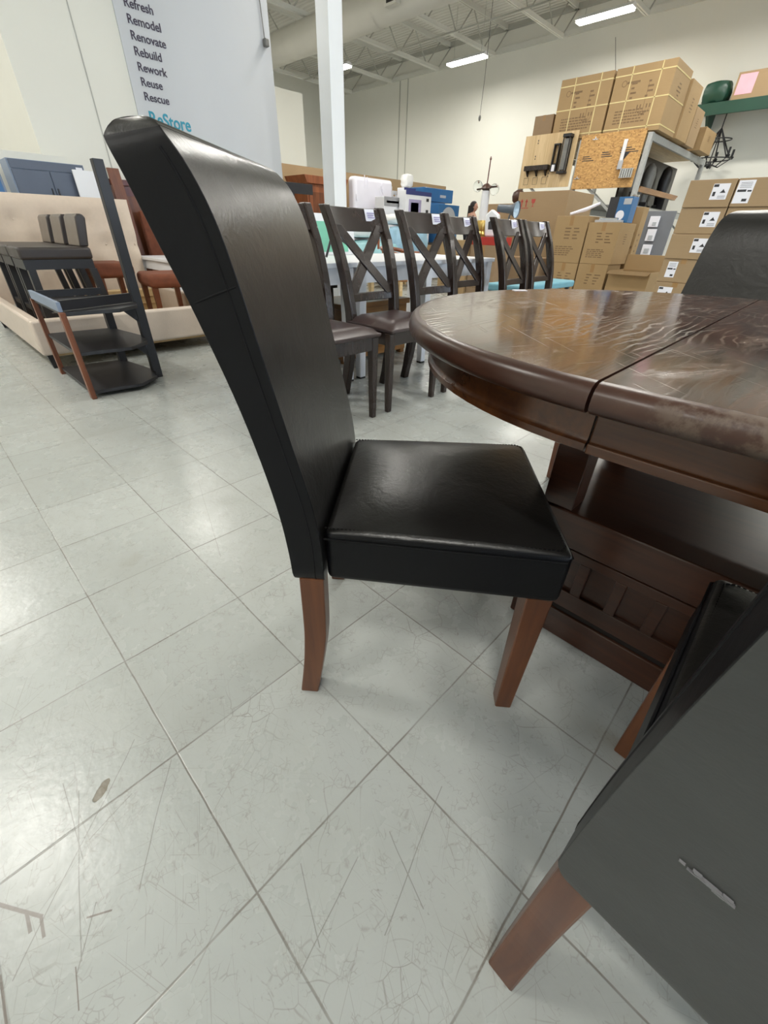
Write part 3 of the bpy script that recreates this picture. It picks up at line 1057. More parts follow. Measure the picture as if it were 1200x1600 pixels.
# ------------------------------------------------------------------ x-back chairs
def make_xchair():
    t = thing('x_back_chair', 'tmp', 'chair')
    post = catmull([(.215, 0), (.165, .22), (.135, .44), (.165, .66), (.235, .86), (.310, 1.012)], 4)

    def yp(z):
        for a, b in zip(post, post[1:]):
            if a[1] <= z <= b[1]:
                return a[0] + (b[0] - a[0]) * (z - a[1]) / (b[1] - a[1])
        return post[-1][0]

    def xw(z):       # post centre from the middle
        return .180 + .028 * min(1, max(0, (z - .45) / .55))
    for sd in (-1, 1):
        b = MB()
        rings = []
        for (y, z) in post:
            w = .022
            dpt = .029 if .1 < z < .9 else .024
            x = sd * xw(z)
            rings.append([b.bm.verts.new(p) for p in ((x - w, y - dpt, z), (x + w, y - dpt, z), (x + w, y + dpt, z), (x - w, y + dpt, z))])
        for A, B in zip(rings, rings[1:]):
            for k in range(4):
                b.bm.faces.new((A[k], A[(k + 1) % 4], B[(k + 1) % 4], B[k]))
        b.bm.faces.new(rings[0][::-1])
        b.bm.faces.new(rings[-1])
        b.build('back_post', 'espresso', t, .005)
        b = MB()
        xa, ya = sd * .205, -.205
        T1, T0 = .022, .015
        b.hexa([(xa - T0, ya - T0, 0), (xa + T0, ya - T0, 0), (xa + T0, ya + T0, 0), (xa - T0, ya + T0, 0),
                (xa - T1, ya - T1, .44), (xa + T1, ya - T1, .44), (xa + T1, ya + T1, .44), (xa - T1, ya + T1, .44)])
        b.build('leg', 'espresso', t, .004)

    def rail(z0, z1, bow, name, thick=.012):
        b = MB()
        n = 10
        rings = []
        for k in range(n + 1):
            u = -1 + 2 * k / n
            row = []
            for (z, dy) in ((z0, -thick), (z1, -thick), (z1, thick), (z0, thick)):
                x = u * (xw(z) - .012)
                row.append(b.bm.verts.new((x, yp(z) + dy + bow * (1 - u * u), z)))
            rings.append(row)
        for A, B in zip(rings, rings[1:]):
            for q in range(4):
                b.bm.faces.new((A[q], A[(q + 1) % 4], B[(q + 1) % 4], B[q]))
        b.bm.faces.new(rings[0][::-1])
        b.bm.faces.new(rings[-1])
        return b.build(name, 'espresso', t, .004, 2, True)
    tr = rail(.893, 1.006, .030, 'top_rail')
    rail(.552, .595, .012, 'lower_rail')
    for sd in (-1, 1):
        b = MB()
        n = 8
        za, zb = .585, .925
        rings = []
        for k in range(n + 1):
            u = k / n
            z = za + (zb - za) * u
            x = sd * (-.160 + .335 * u)
            y = yp(z) + .018 * math.sin(PI * u) + (.004 * sd)
            hw = .038
            rings.append([b.bm.verts.new(p) for p in ((x - hw, y - .009, z), (x + hw, y - .009, z), (x + hw, y + .009, z), (x - hw, y + .009, z))])
        for A, B in zip(rings, rings[1:]):
            for q in range(4):
                b.bm.faces.new((A[q], A[(q + 1) % 4], B[(q + 1) % 4], B[q]))
        b.bm.faces.new(rings[0][::-1])
        b.bm.faces.new(rings[-1])
        b.build('cross_slat', 'espresso', t, .003)
    MB().box(-.19, .19, -.222, -.198, .375, .445).box(-.215, -.195, -.19, .13, .375, .445).box(.195, .215, -.19, .13, .375, .445).box(-.17, .17, .115, .135, .375, .445).build('seat_frame', 'espresso', t, .003)
    s = MB()
    N = 12
    top_ = []
    for i in range(N + 1):
        u = -1 + 2 * i / N
        row = []
        for j in range(N + 1):
            v = -1 + 2 * j / N
            x = u * (.235 - .030 * (v + 1) / 2)
            y = -.245 + .40 * (v + 1) / 2
            ed = max(abs(u), abs(v))
            z = .497 - .038 * max(0, (ed - .55) / .45) ** 2.2
            row.append(s.bm.verts.new((x, y, z)))
        top_.append(row)
    bt = [[s.bm.verts.new((v.co.x * .97, -.045 + (v.co.y + .045) * .97, .442)) for v in row] for row in top_]
    for i in range(N):
        for j in range(N):
            s.bm.faces.new((top_[i][j], top_[i + 1][j], top_[i + 1][j + 1], top_[i][j + 1]))
            s.bm.faces.new((bt[i][j], bt[i][j + 1], bt[i + 1][j + 1], bt[i + 1][j]))
        s.bm.faces.new((top_[i][0], bt[i][0], bt[i + 1][0], top_[i + 1][0]))
        s.bm.faces.new((top_[i][N], top_[i + 1][N], bt[i + 1][N], bt[i][N]))
        s.bm.faces.new((top_[0][i], top_[0][i + 1], bt[0][i + 1], bt[0][i]))
        s.bm.faces.new((top_[N][i], bt[N][i], bt[N][i + 1], top_[N][i + 1]))
    s.build('seat', 'brownleather', t, .006, 3, True, 50)['label'] = 'brown leather seat pad'
    # price tag wrapped on the top rail
    b = MB()
    yb = yp(.972)
    z = .968
    b.hexa([(.085, yp(z) + .004, z - .026), (.150, yp(z) - .006, z - .026), (.150, yp(z) - .004, z - .026), (.085, yp(z) + .006, z - .026),
            (.085, yp(z + .03) + .008, z + .034), (.150, yp(z + .03) - .002, z + .034), (.150, yp(z + .03), z + .034), (.085, yp(z + .03) + .010, z + .034)])
    tg = b.build('price_tag', 'tag', t)
    tg.location = (0, -.004, 0)
    tg['label'] = 'white price tag'
    b = MB()
    for (zz, x0, x1) in ((-.006, .092, .142), (.004, .092, .135), (.015, .092, .142)):
        ya = yp(z + zz)
        b.hexa([(x0, ya - .0005, z + zz - .0035), (x1, ya - .0085, z + zz - .0035), (x1, ya - .0075, z + zz - .0035), (x0, ya + .0005, z + zz - .0035),
                (x0, ya + .001, z + zz + .0035), (x1, ya - .007, z + zz + .0035), (x1, ya - .006, z + zz + .0035), (x0, ya + .002, z + zz + .0035)])
    b.build('print', 'purple', tg)
    return t


XG = 'x-back chairs along the white tables'
xc = make_xchair()
xc['group'] = XG
xc['label'] = 'x-back chair half hidden behind the black leather chair, leftmost of its row'
xc.location = (1.395, 1.845, 0)
for (x, y, rz, lab) in ((1.935, 1.845, 0, 'x-back chair in the row, second from the left, its whole back in view'),
                        (2.50, 1.83, R(-5), 'x-back chair in the row, third from the left, right of the white table legs'),
                        (3.105, 1.97, R(1), 'x-back chair close behind its left neighbour, fourth from the left'),
                        (3.61, 1.845, R(2), 'x-back chair in front of the grey spotlight, second from the right'),
                        (4.11, 1.86, 0, 'x-back chair farthest to the right of its row')):
    place(xc, lab, (x, y, 0), rz, XG)


# ------------------------------------------------------------------ white tables behind the x-back chairs
def white_table(x0, x1, y0, y1, z, label, legs, group=None, lw=.065):
    t = thing('white_table', label, 'table', ((x0 + x1) / 2, (y0 + y1) / 2, 0), 0, group)
    hx, hy = (x1 - x0) / 2, (y1 - y0) / 2
    MB().box(-hx, hx, -hy, hy, z - .028, z).build('tabletop', 'white_gloss', t, .004)
    MB().box(-hx + .03, hx - .03, -hy + .03, -hy + .05, z - .12, z - .028).box(-hx + .03, hx - .03, hy - .05, hy - .03, z - .12, z - .028).box(-hx + .03, -hx + .05, -hy + .05, hy - .05, z - .12, z - .028).box(hx - .05, hx - .03, -hy + .05, hy - .05, z - .12, z - .028).build('apron', 'white_gloss', t)
    for lx in legs:
        for sy in (-1, 1):
            ly = sy * (hy - .01 - lw / 2)
            cx = lx - (x0 + x1) / 2
            b = MB().hexa([(cx - lw * .38, ly - lw * .38, .012), (cx + lw * .38, ly - lw * .38, .012), (cx + lw * .38, ly + lw * .38, .012), (cx - lw * .38, ly + lw * .38, .012),
                           (cx - lw / 2, ly - lw / 2, z - .028), (cx + lw / 2, ly - lw / 2, z - .028), (cx + lw / 2, ly + lw / 2, z - .028), (cx - lw / 2, ly + lw / 2, z - .028)])
            l = b.build('leg', 'white_gloss', t, .004)
            MB().box(cx - lw * .36, cx + lw * .36, ly - lw * .36, ly + lw * .36, 0, .012).build('foot_pad', 'black_metal', l)
    return t


white_table(1.36, 2.02, 2.215, 3.15, .735, 'white rectangular table behind the left x-back chairs', (1.57, 1.965), 'white tables')
white_table(2.03, 3.62, 2.215, 3.15, .735, 'white rectangular table behind the middle x-back chairs', (2.08, 2.76, 3.57), 'white tables')
white_table(2.045, 3.5, 5.10, 6.20, .60, 'low white table right of the beige bed frame', (2.08, 3.44), 'white tables')

# dark chest under the left white table, golden chest under the right one
ch = thing('wooden_chest', 'dark brown wooden chest tucked under the left white table', 'chest', (1.72, 2.66, 0))
MB().box(-.26, .26, -.25, .25, .04, .58).build('body', 'espresso', ch, .004)
MB().box(-.28, .28, -.27, .27, .58, .61).build('top', 'espresso', ch, .004)
for s in (0, 1):
    dq = MB().box(-.24, .24, -.262, -.25, .08 + .25 * s, .31 + .25 * s).build('drawer', 'espresso', ch, .003)
    MB().ball((0, -.275, .195 + .25 * s), .014, seg=10).build('knob', 'gold', dq, smooth=True)
for (sx, sy) in ((-1, -1), (1, -1), (1, 1), (-1, 1)):
    MB().box(sx * .23 - .02, sx * .23 + .02, sy * .22 - .02, sy * .22 + .02, 0, .04).build('foot', 'espresso', ch)
ch = thing('wooden_chest', 'golden oak chest seen between the white table legs', 'chest', (2.58, 2.80, 0))
MB().box(-.36, .36, -.2, .2, .03, .40).build('body', 'goldenwood', ch, .004)
MB().box(-.38, .38, -.22, .22, .40, .44).build('lid', 'goldenwood', ch, .006)
for (sx, sy) in ((-1, -1), (1, -1), (1, 1), (-1, 1)):
    MB().box(sx * .33 - .025, sx * .33 + .025, sy * .17 - .025, sy * .17 + .025, 0, .03).build('foot', 'goldenwood', ch)


# ------------------------------------------------------------------ captain's chair behind the white tables
def captain(label, loc, rz):
    t = thing('captain_chair', label, 'chair', loc, rz)
    MB().prism([(.22 * math.cos(2 * PI * k / 20), .21 * math.sin(2 * PI * k / 20)) for k in range(20)], lambda a, b: (a, b, .43), lambda a, b: (a, b, .465)).build('seat', 'goldenwood', t, .008)
    arc = [(.27 * math.cos(R(a)), .26 * math.sin(R(a)), .70 + .05 * math.sin(R(max(0, a)))) for a in range(-25, 206, 11)]
    MB().tube(arc, .020, 8).build('arm_rail', 'armoire', t, smooth=True)
    hoop = [(.20 * math.cos(R(a)), .24 + .02 * math.sin(R(a)), .74 + .26 * math.sin(R(a))) for a in range(0, 181, 12)]
    MB().tube(hoop, .015, 8).build('hoop_back', 'armoire', t, smooth=True)
    for k in range(6):
        a = R(25 + 26 * k)
        MB().tube([(.19 * math.cos(a), .18 * math.sin(a), .46), (.262 * math.cos(a), .252 * math.sin(a), .72)], .009, 6).build('spindle', 'goldenwood', t, smooth=True)
    for (sx, sy) in ((-1, -1), (1, -1), (1, 1), (-1, 1)):
        MB().tube([(sx * .13, sy * .13, .44), (sx * .17, sy * .17, .22), (sx * .2, sy * .2, 0)], [.014, .021, .013], 8).build('leg', 'goldenwood', t, smooth=True)
    return t


captain('golden wood captain chair with hoop back behind the white tables', (4.15, 3.75, 0), R(25))

# things standing on the white tables
pf = thing('picture_frame', 'white framed green and teal print leaning on the left white table', 'picture', (2.30, 3.0, .737), R(0))
MB().box(-.42, .42, 0, .02, 0, .27).build('frame', 'white_gloss', pf, .004)
MB().box(-.39, -.08, -.002, 0, .02, .22).build('print', 'tealart', pf)
MB().box(0, .34, -.002, 0, .02, .22).build('print', 'greenart', pf)
pf.rotation_euler = (R(-8), 0, 0)
fs = thing('folding_stand', 'black folded metal stand lying open on the white table', 'stand', (2.20, 2.62, .737))
MB().tube([(-.10, 0, .008), (.05, .04, .26)], .008, 8).build('bar', 'black_metal', fs, smooth=True)
MB().tube([(-.04, -.04, .13), (.20, -.06, .008)], .008, 8).build('bar', 'black_metal', fs, smooth=True)
MB().tube([(-.05, 0, .09), (-.01, -.01, .14), (.03, -.04, .10)], .008, 8).build('hinge', 'black_metal', fs, smooth=True)


def pillow(name, label, cat, loc, sx, sy, sz, mat, rz=0, group=None):
    b = MB()
    g = bmesh.ops.create_cube(b.bm, size=2)
    bmesh.ops.subdivide_edges(b.bm, edges=b.bm.edges[:], cuts=7, use_grid_fill=True)
    random.seed(len(label))
    for v in b.bm.verts:
        p = v.co.copy()
        q = Vector([math.copysign(abs(c) ** 1.0, c) for c in p])
        n = p.normalized()
        f = .55
        q = q * (1 - f) + n * f * 1.15
        v.co = Vector((q.x * sx / 2, q.y * sy / 2, (q.z + 1) * sz / 2)) + Vector((random.uniform(-1, 1), random.uniform(-1, 1), random.uniform(-1, 1))) * .008
    mz = min(v.co.z for v in b.bm.verts)
    for v in b.bm.verts:
        v.co.z -= mz
    o = b.build(name, mat, smooth=True)
    o.location = loc
    o.rotation_euler = (0, 0, rz)
    return tag(o, label, cat, group)


# ------------------------------------------------------------------ back display: table, boxes, mattress, armoire
struct('wall_cardboard', MB().box(4.9, 10.95, 8.5, 8.54, 0, 1.945), 'cardboard_wall')
dt = thing('display_table', 'long dark display table in front of the brown board wall', 'table', (9.1, 7.45, 0))
MB().box(-2.2, 2.2, -.6, .6, .70, .74).build('tabletop', 'espresso', dt, .004)
for (sx, sy) in ((-1, -1), (1, -1), (1, 1), (-1, 1)):
    MB().box(sx * 2.1 - .04, sx * 2.1 + .04, sy * .5 - .04, sy * .5 + .04, 0, .70).build('leg', 'espresso', dt)
am = thing('armoire', 'red-brown wooden armoire left of the white column', 'armoire', (6.30, 8.05, 0))
MB().box(-.45, .45, -.28, .28, .06, 1.62).build('body', 'armoire', am, .004)
MB().prism([(-.47, 1.62), (.47, 1.62), (.53, 1.74), (-.53, 1.74)], lambda a, b: (a, -.33, b), lambda a, b: (a, .3, b)).build('crown_moulding', 'armoire', am, .006)
for sx in (-1, 1):
    dr = MB().box(min(0, sx * .42) + .005, max(0, sx * .42) - .005, -.30, -.28, .12, 1.58).build('door', 'armoire', am, .004)
    MB().box(sx * .21 - .13, sx * .21 + .13, -.305, -.30, .22, 1.50).build('door_panel', 'rustwood', dr, .004)
    MB().ball((sx * .04, -.315, .9), .016, seg=10).build('knob', 'gold', dr, smooth=True)
MB().box(-.46, .46, -.29, .29, 0, .06).build('plinth', 'armoire', am)
ma = thing('mattress', 'white mattress in clear plastic standing on edge right of the column', 'mattress', (7.47, 7.75, .742), 0)
mo = MB().box(-.55, .55, -.11, .11, 0, 1.07).build('mattress_body', 'plastic_white', ma, .07, 4, True)
random.seed(5)
pl = MB()
for k in range(16):
    x, z = random.uniform(-.5, .5), random.uniform(.1, .95)
    dx, dz = random.uniform(-.06, .06), random.uniform(.06, .2)
    pl.tube([(x, -.111, z), (x + dx, -.118, z + dz / 2), (x + dx * .4, -.111, z + dz)], .008, 6)
pl.build('plastic_fold', 'plastic_white', ma, smooth=True)
for k in range(3):
    o = thing('shutter_panel', ['white louvred shutter panel nearest the wrapped mattress', 'white louvred shutter panel in the middle of three', 'white louvred shutter panel farthest from the wrapped mattress'][k], 'shutter', (8.20 + .16 * k, 7.92, .742), 0, 'white shutter panels')
    h = 1.0 - .07 * k
    MB().box(-.07, -.045, -.015, .015, 0, h).box(.045, .07, -.015, .015, 0, h).box(-.045, .045, -.015, .015, 0, .05).box(-.045, .045, -.015, .015, h - .05, h).build('frame', 'white_gloss', o)
    b = MB()
    for q in range(14):
        zz = .07 + (h - .14) * q / 13
        b.box(-.045, .045, -.008, .008, zz, zz + .035)
    b.build('louvres', 'white_gloss', o)


def boxed(name, label, cat, x0, x1, y0, y1, z0, z1, mat, bands=(), group=None):
    t = thing(name, label, cat, ((x0 + x1) / 2, (y0 + y1) / 2, z0), 0, group)
    hx, hy = (x1 - x0) / 2, (y1 - y0) / 2
    MB().box(-hx, hx, -hy, hy, 0, z1 - z0).build('carton_body', mat, t, .006)
    for (u0, u1, v0, v1, m) in bands:      # printed fields on the front (-y) face, in fractions
        MB().box(-hx + 2 * hx * u0, -hx + 2 * hx * u1, -hy - .003, -hy - .0005, (z1 - z0) * v0, (z1 - z0) * v1).build('printed_panel', m, t)
    return t


boxed('product_box', 'grey and white printed box in front of the shutters', 'box', 7.23, 8.11, 7.12, 7.38, .742, 1.49, 'white_gloss', ((0, 1, .80, 1, 'greybox'), (.08, .75, .87, .92, 'palegrey')))
boxed('product_box', 'white box with purple picture and navy top edge', 'box', 7.62, 8.42, 6.90, 7.08, .742, 1.61, 'white_gloss', ((0, 1, .92, 1, 'navy'), (.12, .6, .52, .84, 'purple'), (.2, .5, .58, .78, 'palegrey'), (.8, .9, .82, .88, 'ink'), (.8, .9, .6, .66, 'ink')))
boxed('product_box', 'small white and navy box behind the purple picture box', 'box', 8.13, 8.50, 7.42, 7.62, .742, 1.70, 'white_gloss', ((0, 1, .9, 1, 'navy'), (.2, .6, .86, .94, 'tag')))
boxed('product_box', 'large blue box with grey round picture, top of its pile', 'box', 8.63, 9.69, 7.3, 7.75, 1.50, 1.74, 'bluebox', ((.55, .75, .35, .55, 'palegrey'),))
boxed('product_box', 'blue box with grey swirl beneath the large blue box', 'box', 8.66, 9.40, 7.28, 7.72, .742, 1.49, 'bluebox', ((.1, .8, .5, .95, 'palegrey'),))
b2 = boxed('product_box', 'blue box with large grey circle right of the pile', 'box', 8.68, 9.44, 6.9, 7.2, .742, 1.44, 'bluebox', ())
MB().lathe([(.28, -.153), (.28, -.151)], (0, 0, .38), 28, 'y').build('printed_panel', 'palegrey', b2)
pillow('wrapped_bundle', 'small white plastic bundle standing on top of the boxes', 'bundle', (8.32, 7.52, 1.702), .22, .2, .22, 'white_cloth')
pillow('bedding_bag', 'clear bag of blue bedding on the low display behind the chairs', 'bedding', (6.9, 6.35, .46), 1.0, .7, .50, 'plastic_blue')
pillow('bedding_bag', 'white bedding bag lying above the blue bedding', 'bedding', (6.98, 6.45, 1.01), .6, .45, .16, 'white_cloth')
pillow('bedding_bag', 'clear bag of pale teal bedding behind the left white table', 'bedding', (4.6, 4.9, .46), .9, .6, .32, 'tealart')
pillow('bedding_bag', 'white bedding bag resting on the pale teal bag', 'bedding', (4.6, 5.0, .815), .8, .5, .20, 'white_cloth')
for (x, y, sx, lab) in ((6.9, 6.35, .55, 'low pine stand under the blue bedding bag'), (4.6, 4.92, .5, 'low pine stand under the pale teal bedding bag')):
    t = thing('low_stand', lab, 'stand', (x, y, 0))
    MB().box(-sx, sx, -.36, .36, .42, .455).build('top', 'pinewood', t)
    for (a, c) in ((-1, -1), (1, -1), (1, 1), (-1, 1)):
        MB().box(a * (sx - .05) - .03, a * (sx - .05) + .03, c * .3 - .03, c * .3 + .03, 0, .42).build('leg', 'pinewood', t)
# black TV style stand left of the column
bs = thing('display_stand', 'black stand with a wide top bar beside the armoire', 'stand', (4.20, 5.55, 0), R(0))
MB().box(-.52, .06, -.02, .02, 1.29, 1.40).build('top_bar', 'black_paint', bs, .003)
MB().box(-.28, -.24, -.02, .02, .03, 1.29).build('post', 'black_paint', bs)
MB().box(-.30, .22, -.2, .2, 0, .03).build('base', 'black_paint', bs, .004)
MB().box(-.5, .1, -.03, .03, .86, 1.02).build('lower_bar', 'bluebox', bs)

# ------------------------------------------------------------------ bed frame group on the left
bf = thing('bed_frame', 'beige upholstered bed frame with tufted headboard and plastic-wrapped rails', 'bed', (1.26, 4.95, 0))
# local: x -.78..+.78, y -1.05..+1.05
MB().box(-.78, .78, -1.07, -1.0, .10, .335).build('foot_rail', 'plastic_beige', bf, .018, 3, True)
MB().box(-.78, -.71, -1.0, 1.02, .10, .335).build('side_rail', 'plastic_beige', bf, .018, 3, True)
MB().box(.71, .78, -1.0, 1.02, .10, .335).build('side_rail', 'plastic_beige', bf, .018, 3, True)
hb = MB()
N = 40
K = 20
g0 = []
btn = [(-.6 + .3 * i + (.15 if r % 2 else 0), .52 + .2 * r) for r in range(3) for i in range(5)]
for i in range(N + 1):
    row = []
    for j in range(K + 1):
        x = -.78 + 1.56 * i / N
        z = .2 + .93 * j / K
        dmin = min(math.hypot(x - bx_, z - bz_) for (bx_, bz_) in btn)
        y = 1.02 + .035 * math.exp(-(dmin / .045) ** 2) - .008 * math.exp(-((dmin - .12) / .06) ** 2)
        ed = min(x + .78, .78 - x, 1.13 - z)
        y += .02 * max(0, 1 - ed / .05) ** 2
        row.append(hb.bm.verts.new((x, y, z)))
    g0.append(row)
bk = [[hb.bm.verts.new((v.co.x, 1.11, v.co.z)) for v in row] for row in g0]
for i in range(N):
    for j in range(K):
        hb.bm.faces.new((g0[i][j], g0[i + 1][j], g0[i + 1][j + 1], g0[i][j + 1]))
        hb.bm.faces.new((bk[i][j], bk[i][j + 1], bk[i + 1][j + 1], bk[i + 1][j]))
    hb.bm.faces.new((g0[i][0], bk[i][0], bk[i + 1][0], g0[i + 1][0]))
    hb.bm.faces.new((g0[i][K], g0[i + 1][K], bk[i + 1][K], bk[i][K]))
for j in range(K):
    hb.bm.faces.new((g0[0][j], g0[0][j + 1], bk[0][j + 1], bk[0][j]))
    hb.bm.faces.new((g0[N][j], bk[N][j], bk[N][j + 1], g0[N][j + 1]))
hbo = hb.build('headboard', 'beige', bf, smooth=True)
hbo['label'] = 'tufted beige headboard'
for (bx_, bz_) in btn:
    MB().ball((bx_, 1.046, bz_), .011, .006, .011, 8).build('button', 'beige', hbo, smooth=True)
for (sx, sy) in ((-1, -1), (1, -1), (1, 1), (-1, 1)):
    x_, y_ = sx * .72, sy * 1.0
    MB().hexa([(x_ - .02, y_ - .02, 0), (x_ + .02, y_ - .02, 0), (x_ + .02, y_ + .02, 0), (x_ - .02, y_ + .02, 0), (x_ - .035, y_ - .035, .11), (x_ + .035, y_ - .035, .11), (x_ + .035, y_ + .035, .11), (x_ - .035, y_ + .035, .11)]).build('leg', 'black_paint', bf)
MB().box(-.71, .71, -1.0, 1.0, .075, .10).build('slat_deck', 'pinewood', bf)
for k in range(3):
    b = MB().box(-.37, .37, -.075, .075, 0, .07).build('pine_plank', 'pinewood', None, .003)
    b.location = (1.56 + .01 * k, 5.62 - .02 * k, .10 + .072 * k)
    tag(b, ['pale pine plank at the bottom of the pile inside the bed frame', 'pale pine plank in the middle of the pile inside the bed frame', 'pale pine plank on top of the pile inside the bed frame'][k], 'plank', 'pine planks inside the bed frame')


# counter stools
def make_stool():
    t = thing('counter_stool', 'tmp', 'stool')
    # facing -x, origin at the floor under the seat centre
    MB().box(-.25, .23, -.215, .215, .565, .645).build('seat', 'darkseat', t, .018, 3, True)
    bk_ = MB()
    bk_.prism([(.17, .645), (.235, .645), (.275, .84), (.255, .862), (.215, .862), (.20, .84)], lambda a, b: (a, -.165, b), lambda a, b: (a, .165, b))
    o = bk_.build('backrest', 'taupe', t, .012, 3, True)
    o.data.materials.append(M['darkseat'])
    for p in o.data.polygons:
        if abs(p.normal.y) > .8:
            p.material_index = 1
    MB().box(-.24, .22, -.205, .205, .50, .565).build('seat_frame', 'black_paint', t)
    for (sx, sy) in ((-1, -1), (1, -1), (1, 1), (-1, 1)):
        x1, y1 = sx * .205, sy * .185
        x0_, y0_ = sx * .215 + (.05 if sx > 0 else 0), sy * .185
        w = .024
        MB().hexa([(x0_ - w, y0_ - w, 0), (x0_ + w, y0_ - w, 0), (x0_ + w, y0_ + w, 0), (x0_ - w, y0_ + w, 0), (x1 - w, y1 - w, .5), (x1 + w, y1 - w, .5), (x1 + w, y1 + w, .5), (x1 - w, y1 + w, .5)]).build('leg', 'black_paint', t)
    for sy in (-1, 1):
        MB().box(-.19, .22, sy * .185 - .012, sy * .185 + .012, .16, .20).build('stretcher', 'black_paint', t)
    MB().box(-.225, -.2, -.165, .165, .16, .2).build('stretcher', 'black_paint', t)
    return t


s0 = make_stool()
SG = 'counter stools inside the bed frame'
s0['group'] = SG
s0['label'] = 'dark low-back counter stool inside the bed frame, nearest of three'
s0.location = (.90, 4.60, .10)
place(s0, 'dark low-back counter stool inside the bed frame, middle of three', (.90, 5.06, .10), 0, SG)
place(s0, 'dark low-back counter stool inside the bed frame, closest to the headboard', (.90, 5.52, .10), 0, SG)

# rust chair and rust stool
rc = thing('upholstered_chair', 'rust velvet chair behind the low white table', 'chair', (2.60, 6.48, 0), R(88))
MB().box(-.22, .2, -.24, .24, .36, .47).build('seat', 'rust', rc, .035, 4, True)
MB().prism([(.11, .40), (.18, .40), (.22, 1.03), (.15, 1.06), (.12, 1.04)], lambda a, b: (a, -.23, b), lambda a, b: (a, .23, b)).build('backrest', 'rust', rc, .03, 4, True)
for (sx, sy) in ((-1, -1), (1, -1), (1, 1), (-1, 1)):
    x_, y_ = sx * .16, sy * .19
    MB().hexa([(x_ - .016, y_ - .016, 0), (x_ + .016, y_ - .016, 0), (x_ + .016, y_ + .016, 0), (x_ - .016, y_ + .016, 0), (x_ - .024, y_ - .024, .365), (x_ + .024, y_ - .024, .365), (x_ + .024, y_ + .024, .365), (x_ - .024, y_ + .024, .365)]).build('leg', 'rustwood', rc)
rb2 = thing('upholstered_bench', 'rust velvet bench with brown legs standing at the right side of the bed frame', 'bench', (1.75, 4.68, .10), R(-6))
MB().box(-.19, .19, -.24, .24, .32, .435).build('seat', 'rust', rb2, .04, 4, True)
for (sx, sy) in ((-1, -1), (1, -1), (1, 1), (-1, 1)):
    x_, y_ = sx * .15, sy * .19
    MB().hexa([(x_ - .016, y_ - .016, 0), (x_ + .016, y_ - .016, 0), (x_ + .016, y_ + .016, 0), (x_ - .016, y_ + .016, 0), (x_ - .024, y_ - .024, .33), (x_ + .024, y_ - .024, .33), (x_ + .024, y_ + .024, .33), (x_ - .024, y_ + .024, .33)]).build('leg', 'rustwood', rb2)
rs = thing('upholstered_stool', 'rust velvet stool between the black stools and the rust bench', 'stool', (1.375, 5.0, .10))
MB().box(-.17, .17, -.22, .22, .39, .51).build('seat', 'rust', rs, .04, 4, True)
for (sx, sy) in ((-1, -1), (1, -1), (1, 1), (-1, 1)):
    x_, y_ = sx * .13, sy * .17
    MB().hexa([(x_ - .016, y_ - .016, 0), (x_ + .016, y_ - .016, 0), (x_ + .016, y_ + .016, 0), (x_ - .016, y_ + .016, 0), (x_ - .024, y_ - .024, .40), (x_ + .024, y_ - .024, .40), (x_ + .024, y_ + .024, .40), (x_ - .024, y_ + .024, .40)]).build('leg', 'rustwood', rs)

# things behind the headboard
gc = thing('storage_cabinet', 'slate grey two-door cabinet behind the tufted headboard', 'cabinet', (1.50, 6.5, 0))
MB().box(-.36, .31, -.16, .16, .0, 1.42).build('body', 'greycab_edge', gc, .003)
for (a, c) in ((-.345, -.028), (-.022, .30)):
    d2 = MB().box(a, c, -.175, -.16, .06, 1.34).build('door', 'greycab', gc, .003)
    MB().box(c - .03 if a < -.1 else a + .02, c - .02 if a < -.1 else a + .03, -.19, -.175, 1.05, 1.2).build('handle', 'black_metal', d2)
MB().box(-.345, .30, -.172, -.16, 1.345, 1.415).build('top_rail', 'greycab', gc)
MB().box(.23, .29, -.174, -.172, 1.36, 1.395).build('label_sticker', 'tag', gc)
wp = MB().box(-.13, .13, -.012, .012, 0, 1.37).build('hardboard_sheet', 'white_gloss', None, .003)
wp.location = (1.80, 6.26, 0)
tag(wp, 'plain white panel leaning between headboard and grey cabinet', 'panel')
lw_ = MB().box(.30, 1.80, 6.80, 6.86, 0, 1.52).build('partition_screen', 'wall', None, .003)
tag(lw_, 'low off-white partition standing behind the grey cabinet', 'partition')
bb = thing('blue_panel', 'blue framed panel cut off at the left edge of the photo', 'panel', (.99, 6.45, 0))
MB().box(-.18, .08, -.02, .02, 0, 1.33).build('frame', 'greycab_edge', bb, .003)
MB().box(-.16, .06, -.024, -.02, .05, 1.28).build('face', 'bluebox', bb)
rd = thing('red_cabinet', 'dark red wooden cabinet half hidden behind the leather chair back', 'cabinet', (2.42, 6.885, 0))
MB().box(-.22, .22, -.06, .06, 0, 1.30).build('body', 'cherry_dark', rd, .004)
MB().box(-.25, .25, -.08, .08, 1.30, 1.36).build('top', 'cherry_dark', rd, .006)
MB().box(-.18, .18, -.068, -.06, .1, 1.2).build('door', 'rustwood', rd, .004)
cp = MB().hexa([(2.25, 6.70, 0), (2.38, 6.70, 0), (2.38, 6.73, 0), (2.25, 6.73, 0), (2.18, 6.770, 1.46), (2.31, 6.770, 1.46), (2.31, 6.80, 1.46), (2.18, 6.80, 1.46)]).build('wooden_board', 'rustwood', None, .003)
tag(cp, 'brown wooden board leaning on the dark red cabinet', 'board')

# ------------------------------------------------------------------ black corner shelf unit with one tall post
sh = thing('corner_shelf', 'black three-tier shelf unit with one tall post and cherry edge board', 'shelf unit', (0, 0, 0))
# plan corners (world metres)
A, Bp, Cp, Dp = (.535, 3.02), (.93, 3.03), (1.01, 3.22), (.86, 3.72)
E_ = (.535, 3.74)


